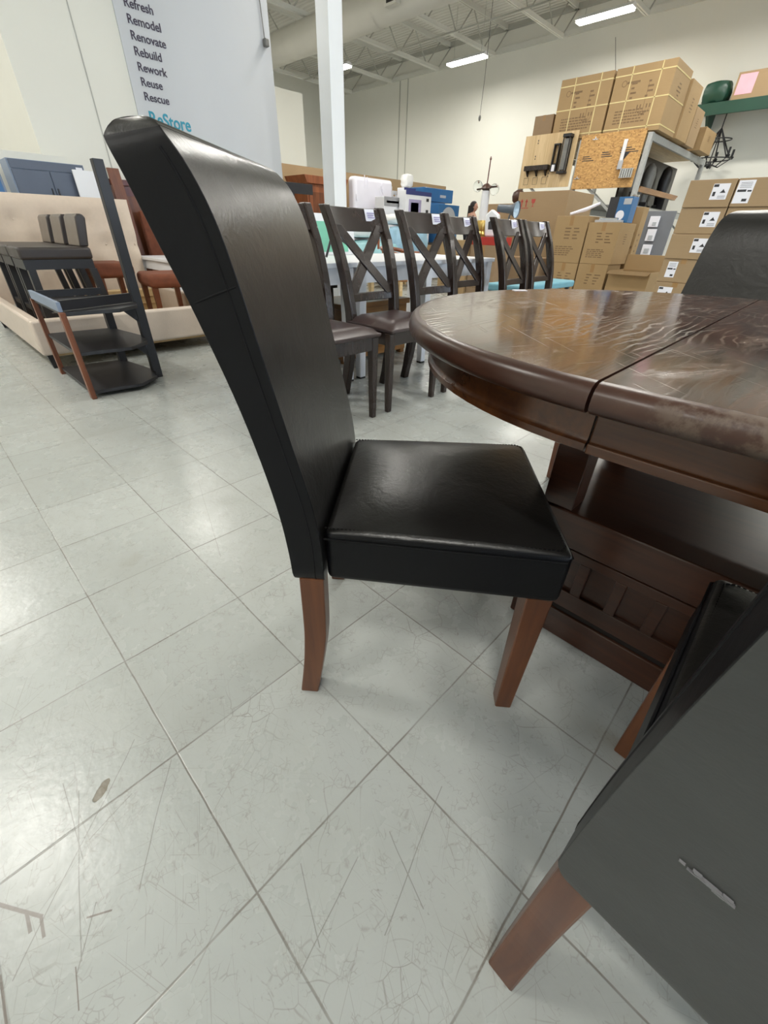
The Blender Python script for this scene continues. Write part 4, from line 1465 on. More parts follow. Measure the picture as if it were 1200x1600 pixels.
def tier(z, name, lip=0):
    pts = [A, (.82, 2.99), (.955, 3.10), (1.0, 3.25), (.93, 3.70), E_]
    b = MB().prism(pts, lambda a, c: (a, c, z - .02), lambda a, c: (a, c, z))
    return b.build(name, 'black_paint', sh, .002)


tier(.045, 'bottom_shelf')
tier(.27, 'middle_shelf')
tier(.485, 'top_shelf')
MB().box(.525, .545, 3.03, 3.73, .485, .535).build('edge_board', 'greycab_edge', sh, .002)
MB().bar((.545, 3.05, .515), (.96, 3.20, .515), .02, .05).build('top_rim', 'black_paint', sh)
MB().bar((.56, 3.72, .51), (.93, 3.69, .51), .02, .04).build('top_rim', 'black_paint', sh)
MB().box(.975, 1.03, 3.215, 3.265, 0, 1.195).build('tall_post', 'black_paint', sh, .003)['label'] = 'tall black square post'
cl = MB().box(.520, .548, 3.0, 3.045, 0, .485).build('leg', 'rustwood', sh, .003)
cl['label'] = 'cherry wood front leg'
cl = MB().box(.520, .548, 3.72, 3.76, 0, .485).build('leg', 'rustwood', sh, .003)
cl['label'] = 'cherry wood rear leg'
MB().box(.90, .95, 3.66, 3.71, 0, .465).build('leg', 'black_paint', sh)
for z in (.27, .485):
    MB().prism([(.0, -.02), (-.11, -.02), (0, -.13)], lambda a, b, z=z: (.985 + a, 3.22 + .1 * a, z + b), lambda a, b, z=z: (.985 + a, 3.245 + .1 * a, z + b)).build('bracket', 'black_paint', sh)

# ------------------------------------------------------------------ cartons


def carton(label, x0, x1, y0, y1, z0, z1, mat='carton', group=None, tape=True, marks='print', rz=0, name='carton', straps=False, icons=False, sticker=None, side=True):
    """a shipping carton; its printed face looks towards -x"""
    cx, cy = (x0 + x1) / 2, (y0 + y1) / 2
    hx, hy, h = (x1 - x0) / 2, (y1 - y0) / 2, z1 - z0
    t = thing(name, label, 'box', (cx, cy, z0), rz, group)
    MB().box(-hx, hx, -hy, hy, 0, h).build('carton_body', mat, t, .005)
    e = .0012
    if tape:
        MB().box(-hx - e, hx + e, -.028, .028, h, h + .0012).box(-hx - e, -hx, -.028, .028, h * .80, h).build('tape', 'kraft_tape', t)
    if marks == 'print':
        b = MB()
        random.seed(int(abs(cx * 100 + cy * 31)))
        n = 3 if h < .45 else 5
        for k in range(n):
            zz = h * (.16 + .045 * k)
            y = hy * .72
            while y > -hy * (.15 + .4 * random.random()):
                w = random.uniform(.02, .07)
                b.box(-hx - e, -hx, y - w, y, zz, zz + h * .022)
                y -= w + .012
        if h > .5:
            for k in range(4):
                zz = h * (.52 + .07 * k)
                for q in range(2):
                    y = hy * (.35 - .55 * q) - .02 * random.random()
                    w = random.uniform(.04, .10)
                    b.box(-hx - e, -hx, y - w, y, zz, zz + h * .028)
        if side:
            for k in range(5):
                zz = h * (.5 + .055 * k)
                w = random.uniform(.08, .2) * hx * 2
                b.box(-w * .7, w * .5, -hy - e, -hy, zz, zz + h * .02)
        b.build('printed_marks', 'inkbrown', t)
    if icons:      # two arrows and a fragile glass in red
        b = MB()
        s = h * .065
        zz = h * .86
        for q in range(2):
            y = hy * .82 - q * s * .9
            b.box(-hx - e, -hx, y - s * .10, y + s * .10, zz, zz + s * .8)
            b.prism([(y - s * .3, zz + s * .7), (y + s * .3, zz + s * .7), (y, zz + s * 1.15)], lambda a, c: (-hx - e, a, c), lambda a, c: (-hx, a, c))
        b.box(-hx - e, -hx, hy * .82 - s * 1.4, hy * .82, zz - s * .22, zz - s * .12)
        y = hy * .82 - s * 2.2
        b.prism([(y - s * .4, zz + s * 1.1), (y + s * .4, zz + s * 1.1), (y + s * .3, zz + s * .6), (y + s * .06, zz + s * .45), (y + s * .06, zz + s * .1), (y + s * .3, zz), (y - s * .3, zz), (y - s * .06, zz + s * .1), (y - s * .06, zz + s * .45), (y - s * .3, zz + s * .6)], lambda a, c: (-hx - e, a, c), lambda a, c: (-hx, a, c))
        b.build('handling_icons', 'inkred', t)
    if straps:
        e2 = .0014
        dr = []
        for (cy_, cz_, r_) in ((-hy * .25, h * .30, .10),):
            b = MB()
            b.box(-hx - e2, -hx, cy_ - .003, cy_ + .003, cz_, cz_ + h * .42)
            for q in (-1, -.5, .5, 1):
                pts = [(cy_ + q * r_ * math.sin(PI / 2 * k / 8), cz_ - .02 + .07 * (1 - math.cos(PI / 2 * k / 8))) for k in range(9)]
                for (p0, p1) in zip(pts, pts[1:]):
                    b.hexa([(-hx - e2, p0[0], p0[1] - .004), (-hx, p0[0], p0[1] - .004), (-hx, p1[0], p1[1] - .004), (-hx - e2, p1[0], p1[1] - .004), (-hx - e2, p0[0], p0[1] + .004), (-hx, p0[0], p0[1] + .004), (-hx, p1[0], p1[1] + .004), (-hx - e2, p1[0], p1[1] + .004)])
                b.box(-hx - e2, -hx, cy_ + q * r_ - .010, cy_ + q * r_ + .010, cz_ + .05, cz_ + .10)
            b.build('printed_drawing', 'inkbrown', t)
        b = MB()
        for k in range(16):
            a0, a1 = 2 * PI * k / 16, 2 * PI * (k + 1) / 16
            Y0_, Z0_ = hy * .62, h * .76
            b.hexa([(-hx - e2, Y0_ + .034 * math.cos(a0), Z0_ + .034 * math.sin(a0)), (-hx, Y0_ + .034 * math.cos(a0), Z0_ + .034 * math.sin(a0)), (-hx, Y0_ + .034 * math.cos(a1), Z0_ + .034 * math.sin(a1)), (-hx - e2, Y0_ + .034 * math.cos(a1), Z0_ + .034 * math.sin(a1)),
                    (-hx - e2, Y0_ + .042 * math.cos(a0), Z0_ + .042 * math.sin(a0)), (-hx, Y0_ + .042 * math.cos(a0), Z0_ + .042 * math.sin(a0)), (-hx, Y0_ + .042 * math.cos(a1), Z0_ + .042 * math.sin(a1)), (-hx - e2, Y0_ + .042 * math.cos(a1), Z0_ + .042 * math.sin(a1))])
        b.box(-hx - e2, -hx, hy * .08, hy * .52, h * .75, h * .78)
        b.build('printed_emblem', 'inkbrown', t)
        b = MB()
        w = .008
        q = .003
        for y in (-.55 * hy, .42 * hy):
            b.box(-hx - q, -hx, y - w, y + w, -.0, h + q).box(-hx, hx, y - w, y + w, h, h + q).box(hx, hx + q, y - w, y + w, 0, h + q)
        for z in (h * .08, h * .50, h * .88):
            b.box(-hx - q, -hx, -hy - q, hy + q, z - w, z + w).box(-hx, hx, -hy - q, -hy, z - w, z + w).box(-hx, hx, hy, hy + q, z - w, z + w)
        b.build('strap', 'strap', t)
    if sticker:
        (y_, z_, w, hh, style) = sticker
        s = MB().box(-hx - .002, -hx, y_ - w, y_, z_, z_ + hh).build('shipping_label', 'tag', t)
        b = MB()
        X = -hx - .003
        if style == 'wide':
            b.box(X, X + .001, y_ - w * .33, y_ - w * .03, z_ + hh * .80, z_ + hh * .96)
            b.box(X, X + .001, y_ - w * .26, y_ - w * .10, z_ + hh * .22, z_ + hh * .50)
            b.prism([(y_ - w * .86, z_ + hh * .42), (y_ - w * .50, z_ + hh * .42), (y_ - w * .62, z_ + hh * .56), (y_ - w * .68, z_ + hh * .66), (y_ - w * .74, z_ + hh * .56)], lambda a, c: (X, a, c), lambda a, c: (X + .001, a, c))
            for k in range(3):
                b.box(X, X + .001, y_ - w * .9, y_ - w * .45, z_ + hh * (.08 + .07 * k), z_ + hh * (.10 + .07 * k))
        else:
            b.box(X, X + .001, y_ - w * .62, y_ - w * .08, z_ + hh * .50, z_ + hh * .60)
            b.box(X, X + .001, y_ - w * .95, y_ - w * .70, z_ + hh * .50, z_ + hh * .57)
            b.box(X, X + .001, y_ - w * .85, y_ - w * .55, z_ + hh * .08, z_ + hh * .2)
            for k in range(4):
                b.box(X, X + .001, y_ - w * .85, y_ - w * .15, z_ + hh * (.68 + .07 * k), z_ + hh * (.695 + .07 * k))
        b.build('print', 'ink', s)
    return t


CS = 'stacked flat cartons with white shipping labels'
RH = .24
rows = ['bottom', 'second', 'third', 'fourth', 'fifth', 'topmost']
for k in range(6):
    z = RH * k
    dxx = .0 if k % 2 else .012
    stl = (-.02, .065, .15, .135, 'wide') if k >= 3 else (.15, .05, .10, .16, 'tall') if k == 2 else (.16, .06, .15, .13, 'wide')
    lab = {0: 'flat labelled carton on the floor at the left foot of the big stack', 1: 'flat labelled carton with a wide label, second from the floor in the left stack',
           2: 'flat carton with an upright label and brown tape in the left stack', 3: 'flat carton with a picture label just above the upright-label carton',
           4: 'flat carton with a picture label directly under the top left carton', 5: 'flat picture-label carton topmost of the left stack'}[k]
    carton(lab, 6.4 + dxx, 6.98 + dxx, 1.20, 1.63, z, z + RH - .002, 'carton', CS, k in (1, 2), None, 0, sticker=stl)
    lab = {0: 'flat labelled carton on the floor in the right stack', 1: 'flat labelled carton second from the floor in the right stack', 2: 'flat labelled carton third from the floor in the right stack',
           3: 'flat labelled carton fourth from the floor in the right stack', 4: 'flat carton under the topmost carton of the right stack', 5: 'flat carton with an upright label topmost of the right stack'}[k]
    carton(lab, 6.41 + dxx, 6.99 + dxx, .55, 1.19, z, z + RH - .002, 'carton', CS, k in (1, 5), None, 0, sticker=(.31, .03, .14, .19, 'tall') if k == 5 else (.05, .06, .15, .135, 'wide'))

MG = 'brown cartons piled in front of the racking'
carton('carton with tape at its top, bottom left of the middle pile', 7.6, 8.15, 3.13, 3.58, 0, .56, 'carton2', MG)
carton('carton with tape at its top, bottom centre of the middle pile', 7.6, 8.15, 2.66, 3.11, 0, .565, 'carton2', MG)
carton('tall carton with printed table standing on the bottom left carton', 7.6, 8.0, 3.13, 3.64, .562, 1.175, 'carton2', MG)
carton('square carton carrying the blue display box', 7.6, 8.25, 2.64, 3.11, .567, 1.095, 'carton2', MG)
carton('narrow tall carton right of the blue display box', 8.32, 8.56, 2.62, 2.88, .0, 1.31, 'carton2', MG)
# open carton
oc = thing('open_carton', 'open empty carton beside the labelled stack', 'box', (7.9, 2.33, 0), 0, MG)
b = MB()
for (a0, a1, c0, c1) in ((-.30, -.292, -.29, .29), (.292, .30, -.29, .29), (-.292, .292, -.29, -.282), (-.292, .292, .282, .29)):
    b.box(a0, a1, c0, c1, 0, .50)
b.box(-.292, .292, -.282, .282, 0, .008)
b.build('carton_body', 'carton2', oc)
for (p) in ([(-.30, -.29, .50), (-.30, .29, .50), (-.42, .29, .46), (-.42, -.29, .46)], [(.30, -.29, .50), (.30, .29, .50), (.33, .29, .70), (.33, -.29, .70)]):
    b = MB()
    vs_ = [b.bm.verts.new(q) for q in p] + [b.bm.verts.new((q[0] + .006, q[1], q[2] + .002)) for q in p]
    for f in ((3, 2, 1, 0), (4, 5, 6, 7), (0, 1, 5, 4), (1, 2, 6, 5), (2, 3, 7, 6), (3, 0, 4, 7)):
        b.bm.faces.new([vs_[i] for i in f])
    b.build('flap', 'carton2', oc)
carton('huge plain carton with red arrows and a glass icon', 8.4, 9.45, 3.90, 4.84, 0, 1.56, 'carton', MG, False, None, icons=True)
carton('large carton with red icons left of the huge carton', 8.45, 9.3, 4.86, 5.50, 0, 1.40, 'carton', MG, False, None, icons=True)
carton('low carton standing below the red icons behind the x-back chairs', 7.56, 8.06, 3.75, 4.75, 0, .60, 'carton3', MG)
carton('carton below the gold lamp behind the white table', 7.0, 7.5, 4.85, 5.45, 0, .82, 'carton2', MG)
# blue display box on the square carton
bd = thing('display_box', 'black and blue retail box with a round picture on the square carton', 'box', (7.92, 2.84, 1.098), R(-3))
MB().box(-.10, .10, -.20, .13, 0, .31).build('carton_body', 'bluebox', bd, .004)
MB().box(-.104, -.10, .00, .13, .06, .31).build('printed_panel', 'ink', bd)
MB().lathe([(.06, -.104), (.06, -.101)], (0, -.07, .09), 20, 'x').build('printed_panel', 'tag', bd)
MB().box(-.103, -.10, -.19, -.08, .22, .29).build('printed_panel', 'palegrey', bd)
ts = thing('tool_tray', 'clear tray of bright metal parts beside the blue retail box', 'tray', (7.74, 2.86, 1.098))
MB().box(-.08, .06, -.17, .20, 0, .03).build('tray', 'palegrey', ts, .004)
MB().tube([(-.05, -.12, .04), (-.03, .15, .05)], .016, 8).build('metal_part', 'chrome', ts, smooth=True)
br = MB().tube([(7.62, 3.45, 1.20), (7.75, 3.28, 1.26), (7.85, 3.12, 1.34)], [.018, .028, .018], 10).build('wrapped_roll', 'plastic_white', smooth=True)
tag(br, 'white plastic-wrapped roll lying across the carton tops', 'roll')

# grey spotlight lamp
sp = thing('floor_lamp', 'blue-grey spotlight lamp rising behind the x-back chairs', 'lamp', (6.3, 3.73, 0))
MB().lathe([(.13, 0), (.13, .02), (.02, .03)], seg=20).build('base', 'spotgrey', sp, smooth=True)
MB().tube([(0, 0, .02), (0, 0, 1.12), (.01, -.02, 1.18)], .012, 8).build('pole', 'spotgrey', sp, smooth=True)
hd = MB().lathe([(.045, -.20), (.05, -.05), (.055, .0), (.095, .07), (.10, .085)], (0, 0, 0), 24, 'y', cap=False)
hd.lathe([(.045, -.20), (.01, -.202)], (0, 0, 0), 24, 'y', cap=False)
mrot = Matrix.Translation((.0, -.02, 1.205)) @ Matrix.Rotation(R(184), 4, 'Z') @ Matrix.Rotation(R(-4), 4, 'X')
hd.rot(mrot)
lh = hd.build('lamp_head', 'spotgrey', sp, smooth=True)
MB().lathe([(.094, .07), (.05, .02), (.01, .012)], (0, 0, 0), 24, 'y', cap=False).rot(mrot).build('reflector', 'spotlens', lh, smooth=True)

# white post lamp with globes
gl = thing('post_lamp', 'white column lamp on a brass stand with two clear globes and a tall rod', 'lamp', (8.05, 5.32, 0))
MB().lathe([(.16, 0), (.16, .03), (.09, .06), (.12, .2), (.07, .26), (.13, .45), (.08, .5), (.12, .7), (.07, .76), (.11, .92), (.08, .96), (.11, 1.08), (.09, 1.13)], seg=16).build('brass_stand', 'gold', gl, smooth=True)
MB().lathe([(.075, 1.13), (.07, 1.57)], seg=20).build('white_column', 'white_gloss', gl, smooth=True)
hb_ = MB().lathe([(.05, 1.57), (.10, 1.60), (.07, 1.65), (.02, 1.68)], seg=16)
hb_.bar((0, -.2, 1.62), (0, .2, 1.60), .03, .02)
hb_.build('hub', 'brownpot', gl, smooth=True)
MB().tube([(0, 0, 1.66), (0, -.01, 2.0)], .010, 8).lathe([(.005, 1.99), (.02, 2.01), (.004, 2.05)], (0, -.01, 0), 10).build('rod', 'cherry_dark', gl, smooth=True)
for sy in (-1, 1):
    MB().ball((-.02, sy * .18, 1.64 if sy > 0 else 1.58), .085, seg=16).build('glass_globe', 'glass_clear', gl, smooth=True)
# vase, bag, red box
vz = MB().lathe([(.05, 0), (.10, .05), (.115, .12), (.10, .18), (.05, .215), (.04, .22)], seg=20).build('round_pot', 'brownpot', smooth=True)
vz.location = (8.75, 5.05, 1.402)
tag(vz, 'round dark brown pot standing on the red-icon carton', 'pot')
wbag = thing('white_sack', 'white sack with a black printed animal beside the brass stand', 'sack', (7.25, 4.58, .88), R(20))
MB().prism([(-.10, 0), (.10, 0), (.13, .30), (.03, .38), (-.10, .30)], lambda a, b: (-.07, a, b), lambda a, b: (.07, a, b)).build('sack_body', 'white_gloss', wbag, .03, 3, True)
MB().prism([(-.04, .10), (.05, .10), (.06, .2), (.0, .24), (-.05, .18)], lambda a, b: (-.075, a, b), lambda a, b: (-.071, a, b)).build('printed_animal', 'ink', wbag)
carton('brown carton under the red box behind the x-back chairs', 7.05, 7.5, 4.30, 4.83, 0, .76, 'carton3', MG)
rb = MB().box(-.2, .2, -.26, .26, 0, .115).build('red_box', 'red', None, .004)
rb.location = (7.27, 4.56, .762)
tag(rb, 'flat red box underneath the white sack', 'box')
# teal bench
tbn = thing('upholstered_bench', 'teal upholstered bench with black legs beyond the right x-back chairs', 'bench', (5.05, 2.55, 0), R(0))
MB().box(-.65, .65, -.22, .22, .40, .47).build('seat', 'tealfabric', tbn, .02, 3, True)
for (sx, sy) in ((-1, -1), (1, -1), (1, 1), (-1, 1)):
    MB().box(sx * .58 - .02, sx * .58 + .02, sy * .17 - .02, sy * .17 + .02, 0, .40).build('leg', 'black_paint', tbn)

# ------------------------------------------------------------------ rack with panels
rk = thing('pallet_rack', 'grey steel pallet rack loaded with cartons against the right wall', 'rack', (0, 0, 0))
for (x, y) in ((10.05, 3.42), (10.05, 4.62), (10.05, 5.78), (13.9, 3.42), (13.9, 4.62), (13.9, 5.78)):
    MB().box(x - .045, x + .045, y - .04, y + .04, 0, 2.44).build('upright', 'rack', rk, .004)
for z in (1.32, 2.34):
    for y in (3.42, 4.62, 5.78):
        MB().box(10.095, 13.855, y - .025, y + .025, z, z + .10).build('beam', 'rack', rk, .003)
    MB().box(10.095, 13.855, 3.46, 5.74, z + .101, z + .125).build('shelf_deck', 'pinewood' if z > 2 else 'dustyprops', rk)
for x in (10.05, 13.9):
    for (ya, yb) in ((3.46, 4.58), (4.66, 5.74)):
        MB().bar((x, ya, .3), (x, yb, 1.1), .03, .04).bar((x, ya, 1.1), (x, yb, 1.9), .03, .04).build('brace', 'rack', rk)
py = thing('plywood_panel', 'pale plywood panel hung on the end of the rack', 'panel', (9.99, 5.25, 1.74))
MB().box(-.009, .009, -.55, .55, 0, .84).build('board', 'ply', py, .002)
b = MB()
for (y, z) in ((.26, .74), (.26, .70), (.27, .50), (.27, .46), (-.08, .22), (-.08, .17)):
    b.box(-.011, -.009, y - .008, y + .008, z, z + .025)
b.build('bolt_slots', 'ink', py)
os_ = thing('osb_panel', 'orange oriented-strand board panel hung beside the plywood', 'panel', (9.985, 4.05, 1.69))
MB().box(-.009, .009, -.57, .57, 0, .80).build('board', 'osb', os_, .002)
b = MB()
for (y, z, w) in ((.47, .42, .22), (.12, .46, .2), (-.2, .50, .32)):
    for q in range(3):
        b.box(-.0105, -.009, y - w * (1 - .2 * q), y, z + .03 * q, z + .03 * q + .012)
b.prism([(-.38, .50), (-.22, .50), (-.30, .40)], lambda a, c: (-.0105, a, c), lambda a, c: (-.009, a, c))
b.build('printed_stamp', 'ink', os_)
for (y, z) in ((.30, .72), (.49, .16)):
    MB().box(-.02, -.009, y - .05, y + .05, z, z + .012).box(-.02, -.009, y - .008, y + .008, z, z + .04).build('clip', 'chrome', os_)
# things hung on the panels
cs = thing('coat_rack', 'dark brown coat shelf with three square hooks on the plywood', 'coat rack', (9.965, 5.42, 1.93))
MB().box(-.09, .012, -.26, .26, .09, .17).build('shelf', 'espresso', cs, .004)
for y in (-.2, 0, .2):
    b = MB().prism([(-.08, .09), (.01, .09), (.01, .0)], lambda a, c, y=y: (a, y - .015, c), lambda a, c, y=y: (a, y + .015, c)).build('bracket', 'espresso', cs)
    MB().tube([(-.02, y + .05, -.02), (-.02, y + .05, -.13), (-.02, y - .05, -.13), (-.02, y - .05, -.02), (-.02, y + .05, -.02)], .004, 6).build('hook', 'black_metal', cs)
bl = thing('wall_lantern', 'tall black box lantern hung on the plywood panel', 'lantern', (9.96, 4.86, 1.98))
for (y, z0_, z1_, x) in ((.06, 0, .50, -.10), (-.06, 0, .50, -.10), (.06, 0, .50, 0), (-.06, 0, .50, 0)):
    MB().box(x - .008, x + .008, y - .008, y + .008, z0_, z1_).build('bar', 'black_metal', bl)
MB().box(-.12, .02, -.08, .08, .50, .55).build('top_cap', 'black_metal', bl, .006)
MB().box(-.12, .02, -.08, .08, -.04, 0).build('bottom_cap', 'black_metal', bl, .006)
MB().box(-.092, -.008, -.045, .045, .02, .48).build('glass', 'dustyprops', bl)
bl2 = thing('wall_lantern', 'slim black lantern left of the tall box lantern', 'lantern', (9.96, 5.06, 1.99))
for y in (-.05, .05):
    MB().box(-.05, .02, y - .008, y + .008, 0, .40).build('bar', 'black_metal', bl2)
MB().box(-.05, .02, -.06, .06, .40, .42).box(-.05, .02, -.06, .06, .1, .12).build('crossbar', 'black_metal', bl2)
MB().box(-.05, -.01, -.03, .03, .0, .10).build('tag', 'tag', bl2)
kn = thing('cabinet_saw', 'white and grey hand tool hung upright on the strand board', 'tool', (9.955, 3.78, 1.95), 0)
MB().box(-.02, .01, -.03, .03, .12, .42).build('blade', 'white_gloss', kn, .006)
MB().box(-.03, .01, -.045, .035, 0, .13).build('handle', 'palegrey', kn, .01)
ht = thing('chrome_shelf', 'small striped chrome fitting at the corner of the strand board', 'fitting', (9.955, 3.62, 1.82), 0)
MB().box(-.05, .015, -.11, .11, 0, .14).build('body', 'chrome', ht, .006)
b = MB()
for q in range(5):
    b.box(-.055, -.05, -.09 + .04 * q, -.07 + .04 * q, .01, .13)
b.build('stripe', 'dustyprops', ht)

TG = 'strapped cartons on top of the rack'
RZ = 2.466
carton('strapped carton on the rack top, left of the biggest one', 10.05, 10.7, 4.32, 5.28, RZ, RZ + .86, 'carton2', TG, False, 'print', straps=True)
carton('biggest strapped carton on the rack top, right front corner', 10.05, 10.95, 3.33, 4.28, RZ, RZ + .86, 'carton2', TG, False, 'print', straps=True)
carton('small brown carton at the left end of the rack top', 10.1, 10.5, 5.34, 5.74, RZ, RZ + .42, 'carton3', TG, True, 'print')
carton('tall carton right behind the biggest strapped carton', 11.0, 11.7, 3.30, 4.1, RZ, RZ + .78, 'carton2', TG, False, 'print')
carton('medium carton third along the rack top edge', 11.8, 12.4, 3.32, 4.0, RZ, RZ + .55, 'carton', TG, False, 'print')
carton('low carton overhanging the far end of the rack top', 12.6, 13.5, 3.25, 3.9, RZ, RZ + .36, 'carton2', TG, False, 'print')

# contents of the rack shelf
rb_ = MB().box(10.5, 13.8, 3.88, 3.92, 1.446, 2.30).build('rack_shade_board', 'espresso', None, .003)  # dark sheet added to stand for the shade inside the rack
tag(rb_, 'long dark brown board added for the shaded depth inside the rack shelf', 'board')
random.seed(11)
for k, (x, lab) in enumerate(((10.6, 'dark grey fitting on the rack shelf, nearest the front upright'), (11.5, 'dusty grey machine on the rack shelf beside the chrome stand'), (12.6, 'dark wrapped bundle at the far end of the rack shelf'))):
    t = thing('hardware_item', lab, 'hardware', (x, 3.72, 1.447), R(10 * k), 'hardware stored on the rack shelf')
    MB().box(-.12, .12, -.11, .11, 0, .10).build('base', 'black_paint', t, .01)
    MB().lathe([(.08, .1), (.11, .35), (.12, .55), (.09, .62 + .05 * k), (.03, .68 + .05 * k)], seg=14).build('upper_body', ['dustyprops', 'dustyprops', 'black_paint'][k], t, smooth=True)
for k, (x, lab) in enumerate(((10.45, 'dark crate under the orange timber, nearer the front upright'), (12.3, 'dark crate under the orange timber, deeper in the rack'))):
    o = MB().box(-.15, .15, -.09, .045, 0, .20).build('crate', 'black_paint', None, .004)
    o.location = (x, 3.56, 1.447)
    tag(o, lab, 'crate')
for k in range(3):
    b = MB().box(0, 2.6, -.03, .03, 0, .03).build('timber_length', 'goldenwood', None, .003)
    b.location = (10.3 + .1 * k, 3.50 + .012 * k, 1.649 + .0315 * k)
    b.rotation_euler = (0, 0, 0)
    tag(b, ['lowest length of orange timber lying through the rack', 'middle length of orange timber lying through the rack', 'highest length of orange timber lying through the rack'][k], 'timber', 'timber lengths in the rack')
cst = thing('chrome_stand', 'bright chrome upright hanging from the front of the rack shelf', 'stand', (9.99, 3.40, 1.14))
MB().tube([(0, 0, 0), (0, -.05, .42)], .014, 8).build('rod', 'chrome', cst, smooth=True)
MB().tube([(0, -.10, .42), (0, .01, .43)], .02, 8).build('head', 'chrome', cst, smooth=True)
gd = MB().box(9.3, 9.34, 2.42, 3.2, 0, 1.30).build('door_panel', 'greypanel', None, .004)
tag(gd, 'grey flat panel standing between the cartons and the labelled stack', 'panel')
for k in range(4):
    t = thing('hanging_packet', ['upper white blister packet hanging on the grey panel', 'second white blister packet hanging on the grey panel', 'third white blister packet hanging on the grey panel', 'lowest white blister packet hanging on the grey panel'][k], 'packet', (9.27, 2.70 - .01 * k, 1.08 - .2 * k), 0, 'blister packets on the grey panel')
    MB().box(0, .025, -.07, .08 - .01 * (k % 2), 0, .15 + .02 * (k % 2)).build('card', 'tag', t, .004)
    MB().box(-.01, 0, -.04, .02 + .01 * k, .02, .07 + .012 * k).build('blister', 'palegrey', t, .01)

# green wall shelf
gs = thing('wall_shelf', 'dark green steel shelf high on the right wall', 'shelf', (0, 0, 0))
MB().box(14.25, 14.98, -1.0, 4.05, 3.40, 3.46).build('deck', 'green', gs, .004)
MB().box(14.2, 14.25, -1.0, 4.08, 3.26, 3.47).build('front_beam', 'green', gs, .004)
for y in (-.5, 1.6, 3.8):
    MB().prism([(14.25, 3.40), (14.98, 3.40), (14.98, 2.95)], lambda a, c, y=y: (a, y - .03, c), lambda a, c, y=y: (a, y + .03, c)).build('bracket', 'green', gs)
SGp = 'cartons on the green wall shelf'
p1 = carton('carton with a pink sheet on the green wall shelf', 14.3, 14.85, 2.62, 3.42, 3.462, 3.92, 'carton', SGp, False, None)
MB().box(-.279, -.275, .05, .36, .10, .42).build('pink_sheet', 'pink', p1)
carton('second carton on the green wall shelf, right of the pink sheet', 14.3, 14.85, 1.8, 2.58, 3.462, 3.94, 'carton', SGp, False, None)
carton('third carton on the green wall shelf at the photo edge', 14.3, 14.85, 1.0, 1.76, 3.462, 3.90, 'carton', SGp, False, None)
gb = pillow('green_bag', 'crumpled green plastic bag at the left end of the wall shelf', 'bag', (14.55, 3.78, 3.462), .5, .5, .38, 'green')
gb2 = pillow('green_bundle', 'dark green bundle lying on the shelf cartons', 'bundle', (14.55, 2.1, 3.945), .4, .5, .16, 'green')

# black chandelier
cd = thing('chandelier', 'black iron chandelier hanging below the green shelf', 'chandelier', (14.45, 3.42, 0))
MB().tube([(0, 0, 3.40), (0, 0, 2.45)], .012, 6).build('stem', 'black_metal', cd)
for (z, r) in ((2.85, .28), (2.5, .40)):
    rg = MB()
    rg.tube([(r * math.cos(2 * PI * k / 24), r * math.sin(2 * PI * k / 24), z) for k in range(25)], .012, 6)
    rg.build('ring', 'black_metal', cd)
for k in range(6):
    a = 2 * PI * k / 6
    c_, s_ = math.cos(a), math.sin(a)
    arm = MB().tube([(0, 0, 3.05), (.18 * c_, .18 * s_, 2.80), (.40 * c_, .40 * s_, 2.5), (.2 * c_, .2 * s_, 2.36), (0, 0, 2.42)], .014, 6).build('arm', 'black_metal', cd)
    MB().lathe([(.03, 2.5), (.05, 2.54), (.025, 2.56), (.022, 2.68)], (.42 * c_, .42 * s_, 0), 10).build('candle_cup', 'black_metal', arm)
MB().ball((0, 0, 2.40), .05, .05, .07, 10).build('finial', 'black_metal', cd, smooth=True)

# ------------------------------------------------------------------ the shopper


def skin_body(name, verts, edges, radii, mat, parent, sub=2):
    me = bpy.data.meshes.new(name)
    me.from_pydata(verts, edges, [])
    o = bpy.data.objects.new(name, me)
    COL.objects.link(o)
    me.materials.append(M[mat])
    o.modifiers.new('skin', 'SKIN')
    sv = me.skin_vertices
    if not sv:
        bpy.context.view_layer.objects.active = o
        bpy.ops.object.select_all(action='DESELECT')
        o.select_set(True)
        bpy.ops.mesh.customdata_skin_add()
        sv = me.skin_vertices
    for k, r in enumerate(radii):
        sv[0].data[k].radius = r if isinstance(r, tuple) else (r, r)
    sv[0].data[0].use_root = True
    s = o.modifiers.new('sub', 'SUBSURF')
    s.levels = s.render_levels = sub
    o.modifiers['skin'].use_smooth_shade = True
    o.parent = parent
    return o


pe = thing('person', 'woman with long dark hair standing far back near the white wall, facing right', 'person', (11.75, 8.12, 0), R(-75))
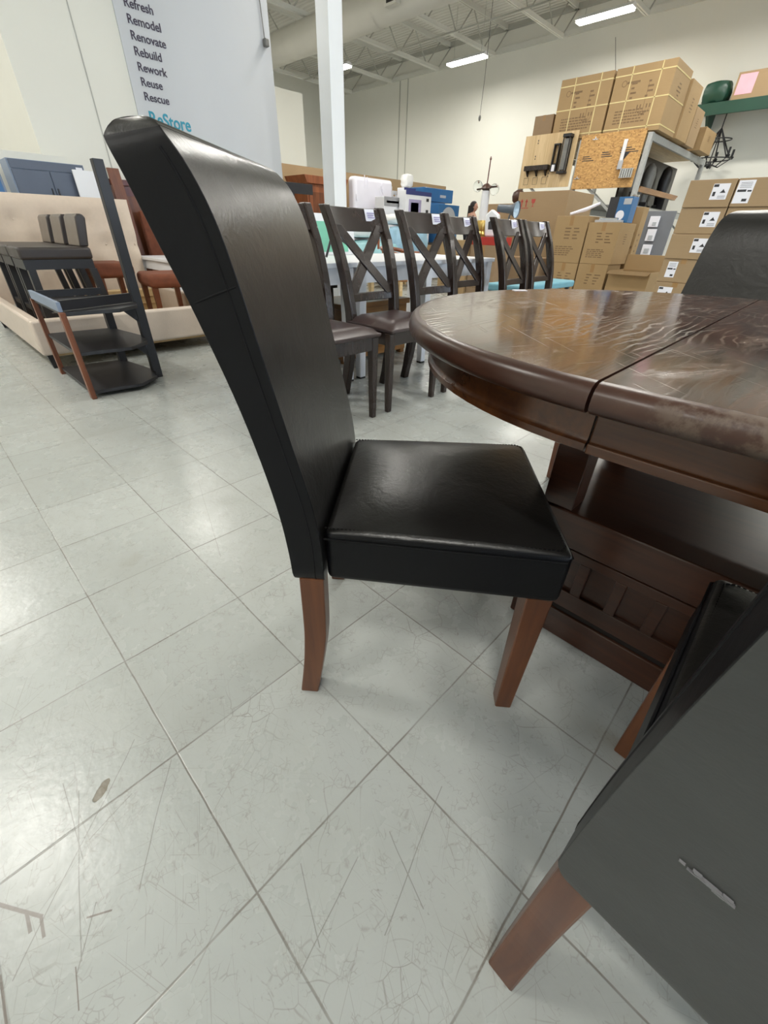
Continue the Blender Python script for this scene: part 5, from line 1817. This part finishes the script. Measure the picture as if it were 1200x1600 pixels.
# local: x forward, y left; 1.64 m tall
V = [(0, 0, .92), (0, 0, 1.10), (.01, 0, 1.28), (0, 0, 1.38), (.01, 0, 1.44), (.03, 0, 1.50),
     (0, .155, 1.34), (.06, .19, 1.10), (.27, .15, 1.02), (.35, .13, 1.03),
     (0, -.155, 1.34), (.06, -.19, 1.10), (.27, -.15, 1.02), (.35, -.13, 1.03),
     (0, .09, .86), (.02, .10, .48), (-.01, .10, .08), (.12, .11, .03),
     (0, -.09, .86), (.02, -.10, .48), (-.01, -.10, .08), (.12, -.11, .03)]
E2 = [(0, 1), (1, 2), (2, 3), (3, 4), (4, 5), (3, 6), (6, 7), (7, 8), (8, 9), (3, 10), (10, 11), (11, 12), (12, 13), (0, 14), (14, 15), (15, 16), (16, 17), (0, 18), (18, 19), (19, 20), (20, 21)]
RD = [(.14, .10), (.12, .09), (.14, .10), (.09, .08), .05, .06, .055, .042, .03, .025, .055, .042, .03, .025, .085, .055, .04, .03, .085, .055, .04, .03]
skin_body('body', V, E2, RD, 'skin', pe)
hm = MB()
hm.ball((.035, 0, 1.545), .092, .072, .112, 20)
for v in hm.bm.verts:
    if v.co.z < 1.50 and v.co.x > .03:
        v.co.y *= .8
hm.ball((.125, 0, 1.535), .018, .013, .022, 10)
hm.ball((.112, 0, 1.492), .016, .026, .010, 10)
hm.ball((.035, .074, 1.54), .014, .008, .026, 8).ball((.035, -.074, 1.54), .014, .008, .026, 8)
hm.build('head', 'skin', pe, smooth=True)
for sy in (-1, 1):
    MB().ball((.113, sy * .03, 1.555), .010, .013, .008, 8).build('eye', 'ink', pe, smooth=True)
hr = MB()
hr.ball((.005, 0, 1.575), .105, .090, .105, 18)
for v in hr.bm.verts:
    if v.co.x > .06 and v.co.z < 1.61:
        v.co.x = .06
hr.prism([(-.115, 1.57), (.03, 1.60), (.045, 1.50), (.0, 1.32), (-.06, 1.24), (-.125, 1.30)], lambda a, b: (a, -.085, b), lambda a, b: (a, .085, b))
hr.build('hair', 'hair', pe, .02, 3, True)
for sy, k in ((1, 9), (-1, 13)):
    for f in range(5):
        yy = sy * (.13 + .010 * (f - 1.5)) if f < 4 else sy * .10
        l = [.075, .085, .08, .062, .05][f]
        MB().tube([(.35, yy, 1.03), (.35 + l * .6, yy, 1.02), (.35 + l, yy, 1.0)], [.010, .009, .006], 6).build('finger', 'skin', pe, smooth=True)
V2 = V[:4] + [V[6], (.04, .18, 1.2), V[10], (.04, -.18, 1.2)]
skin_body('blouse', [(0, 0, .90)] + V2[1:], [(0, 1), (1, 2), (2, 3), (3, 4), (4, 5), (3, 6), (6, 7)], [(.16, .12), (.135, .105), (.155, .115), (.10, .09), .066, .055, .066, .055], 'shirt', pe)
V3 = [(0, 0, .92)] + V[14:17] + V[18:21]
skin_body('trousers', V3, [(0, 1), (1, 2), (2, 3), (0, 4), (4, 5), (5, 6)], [(.155, .12), .098, .066, .052, .098, .066, .052], 'jeans', pe)
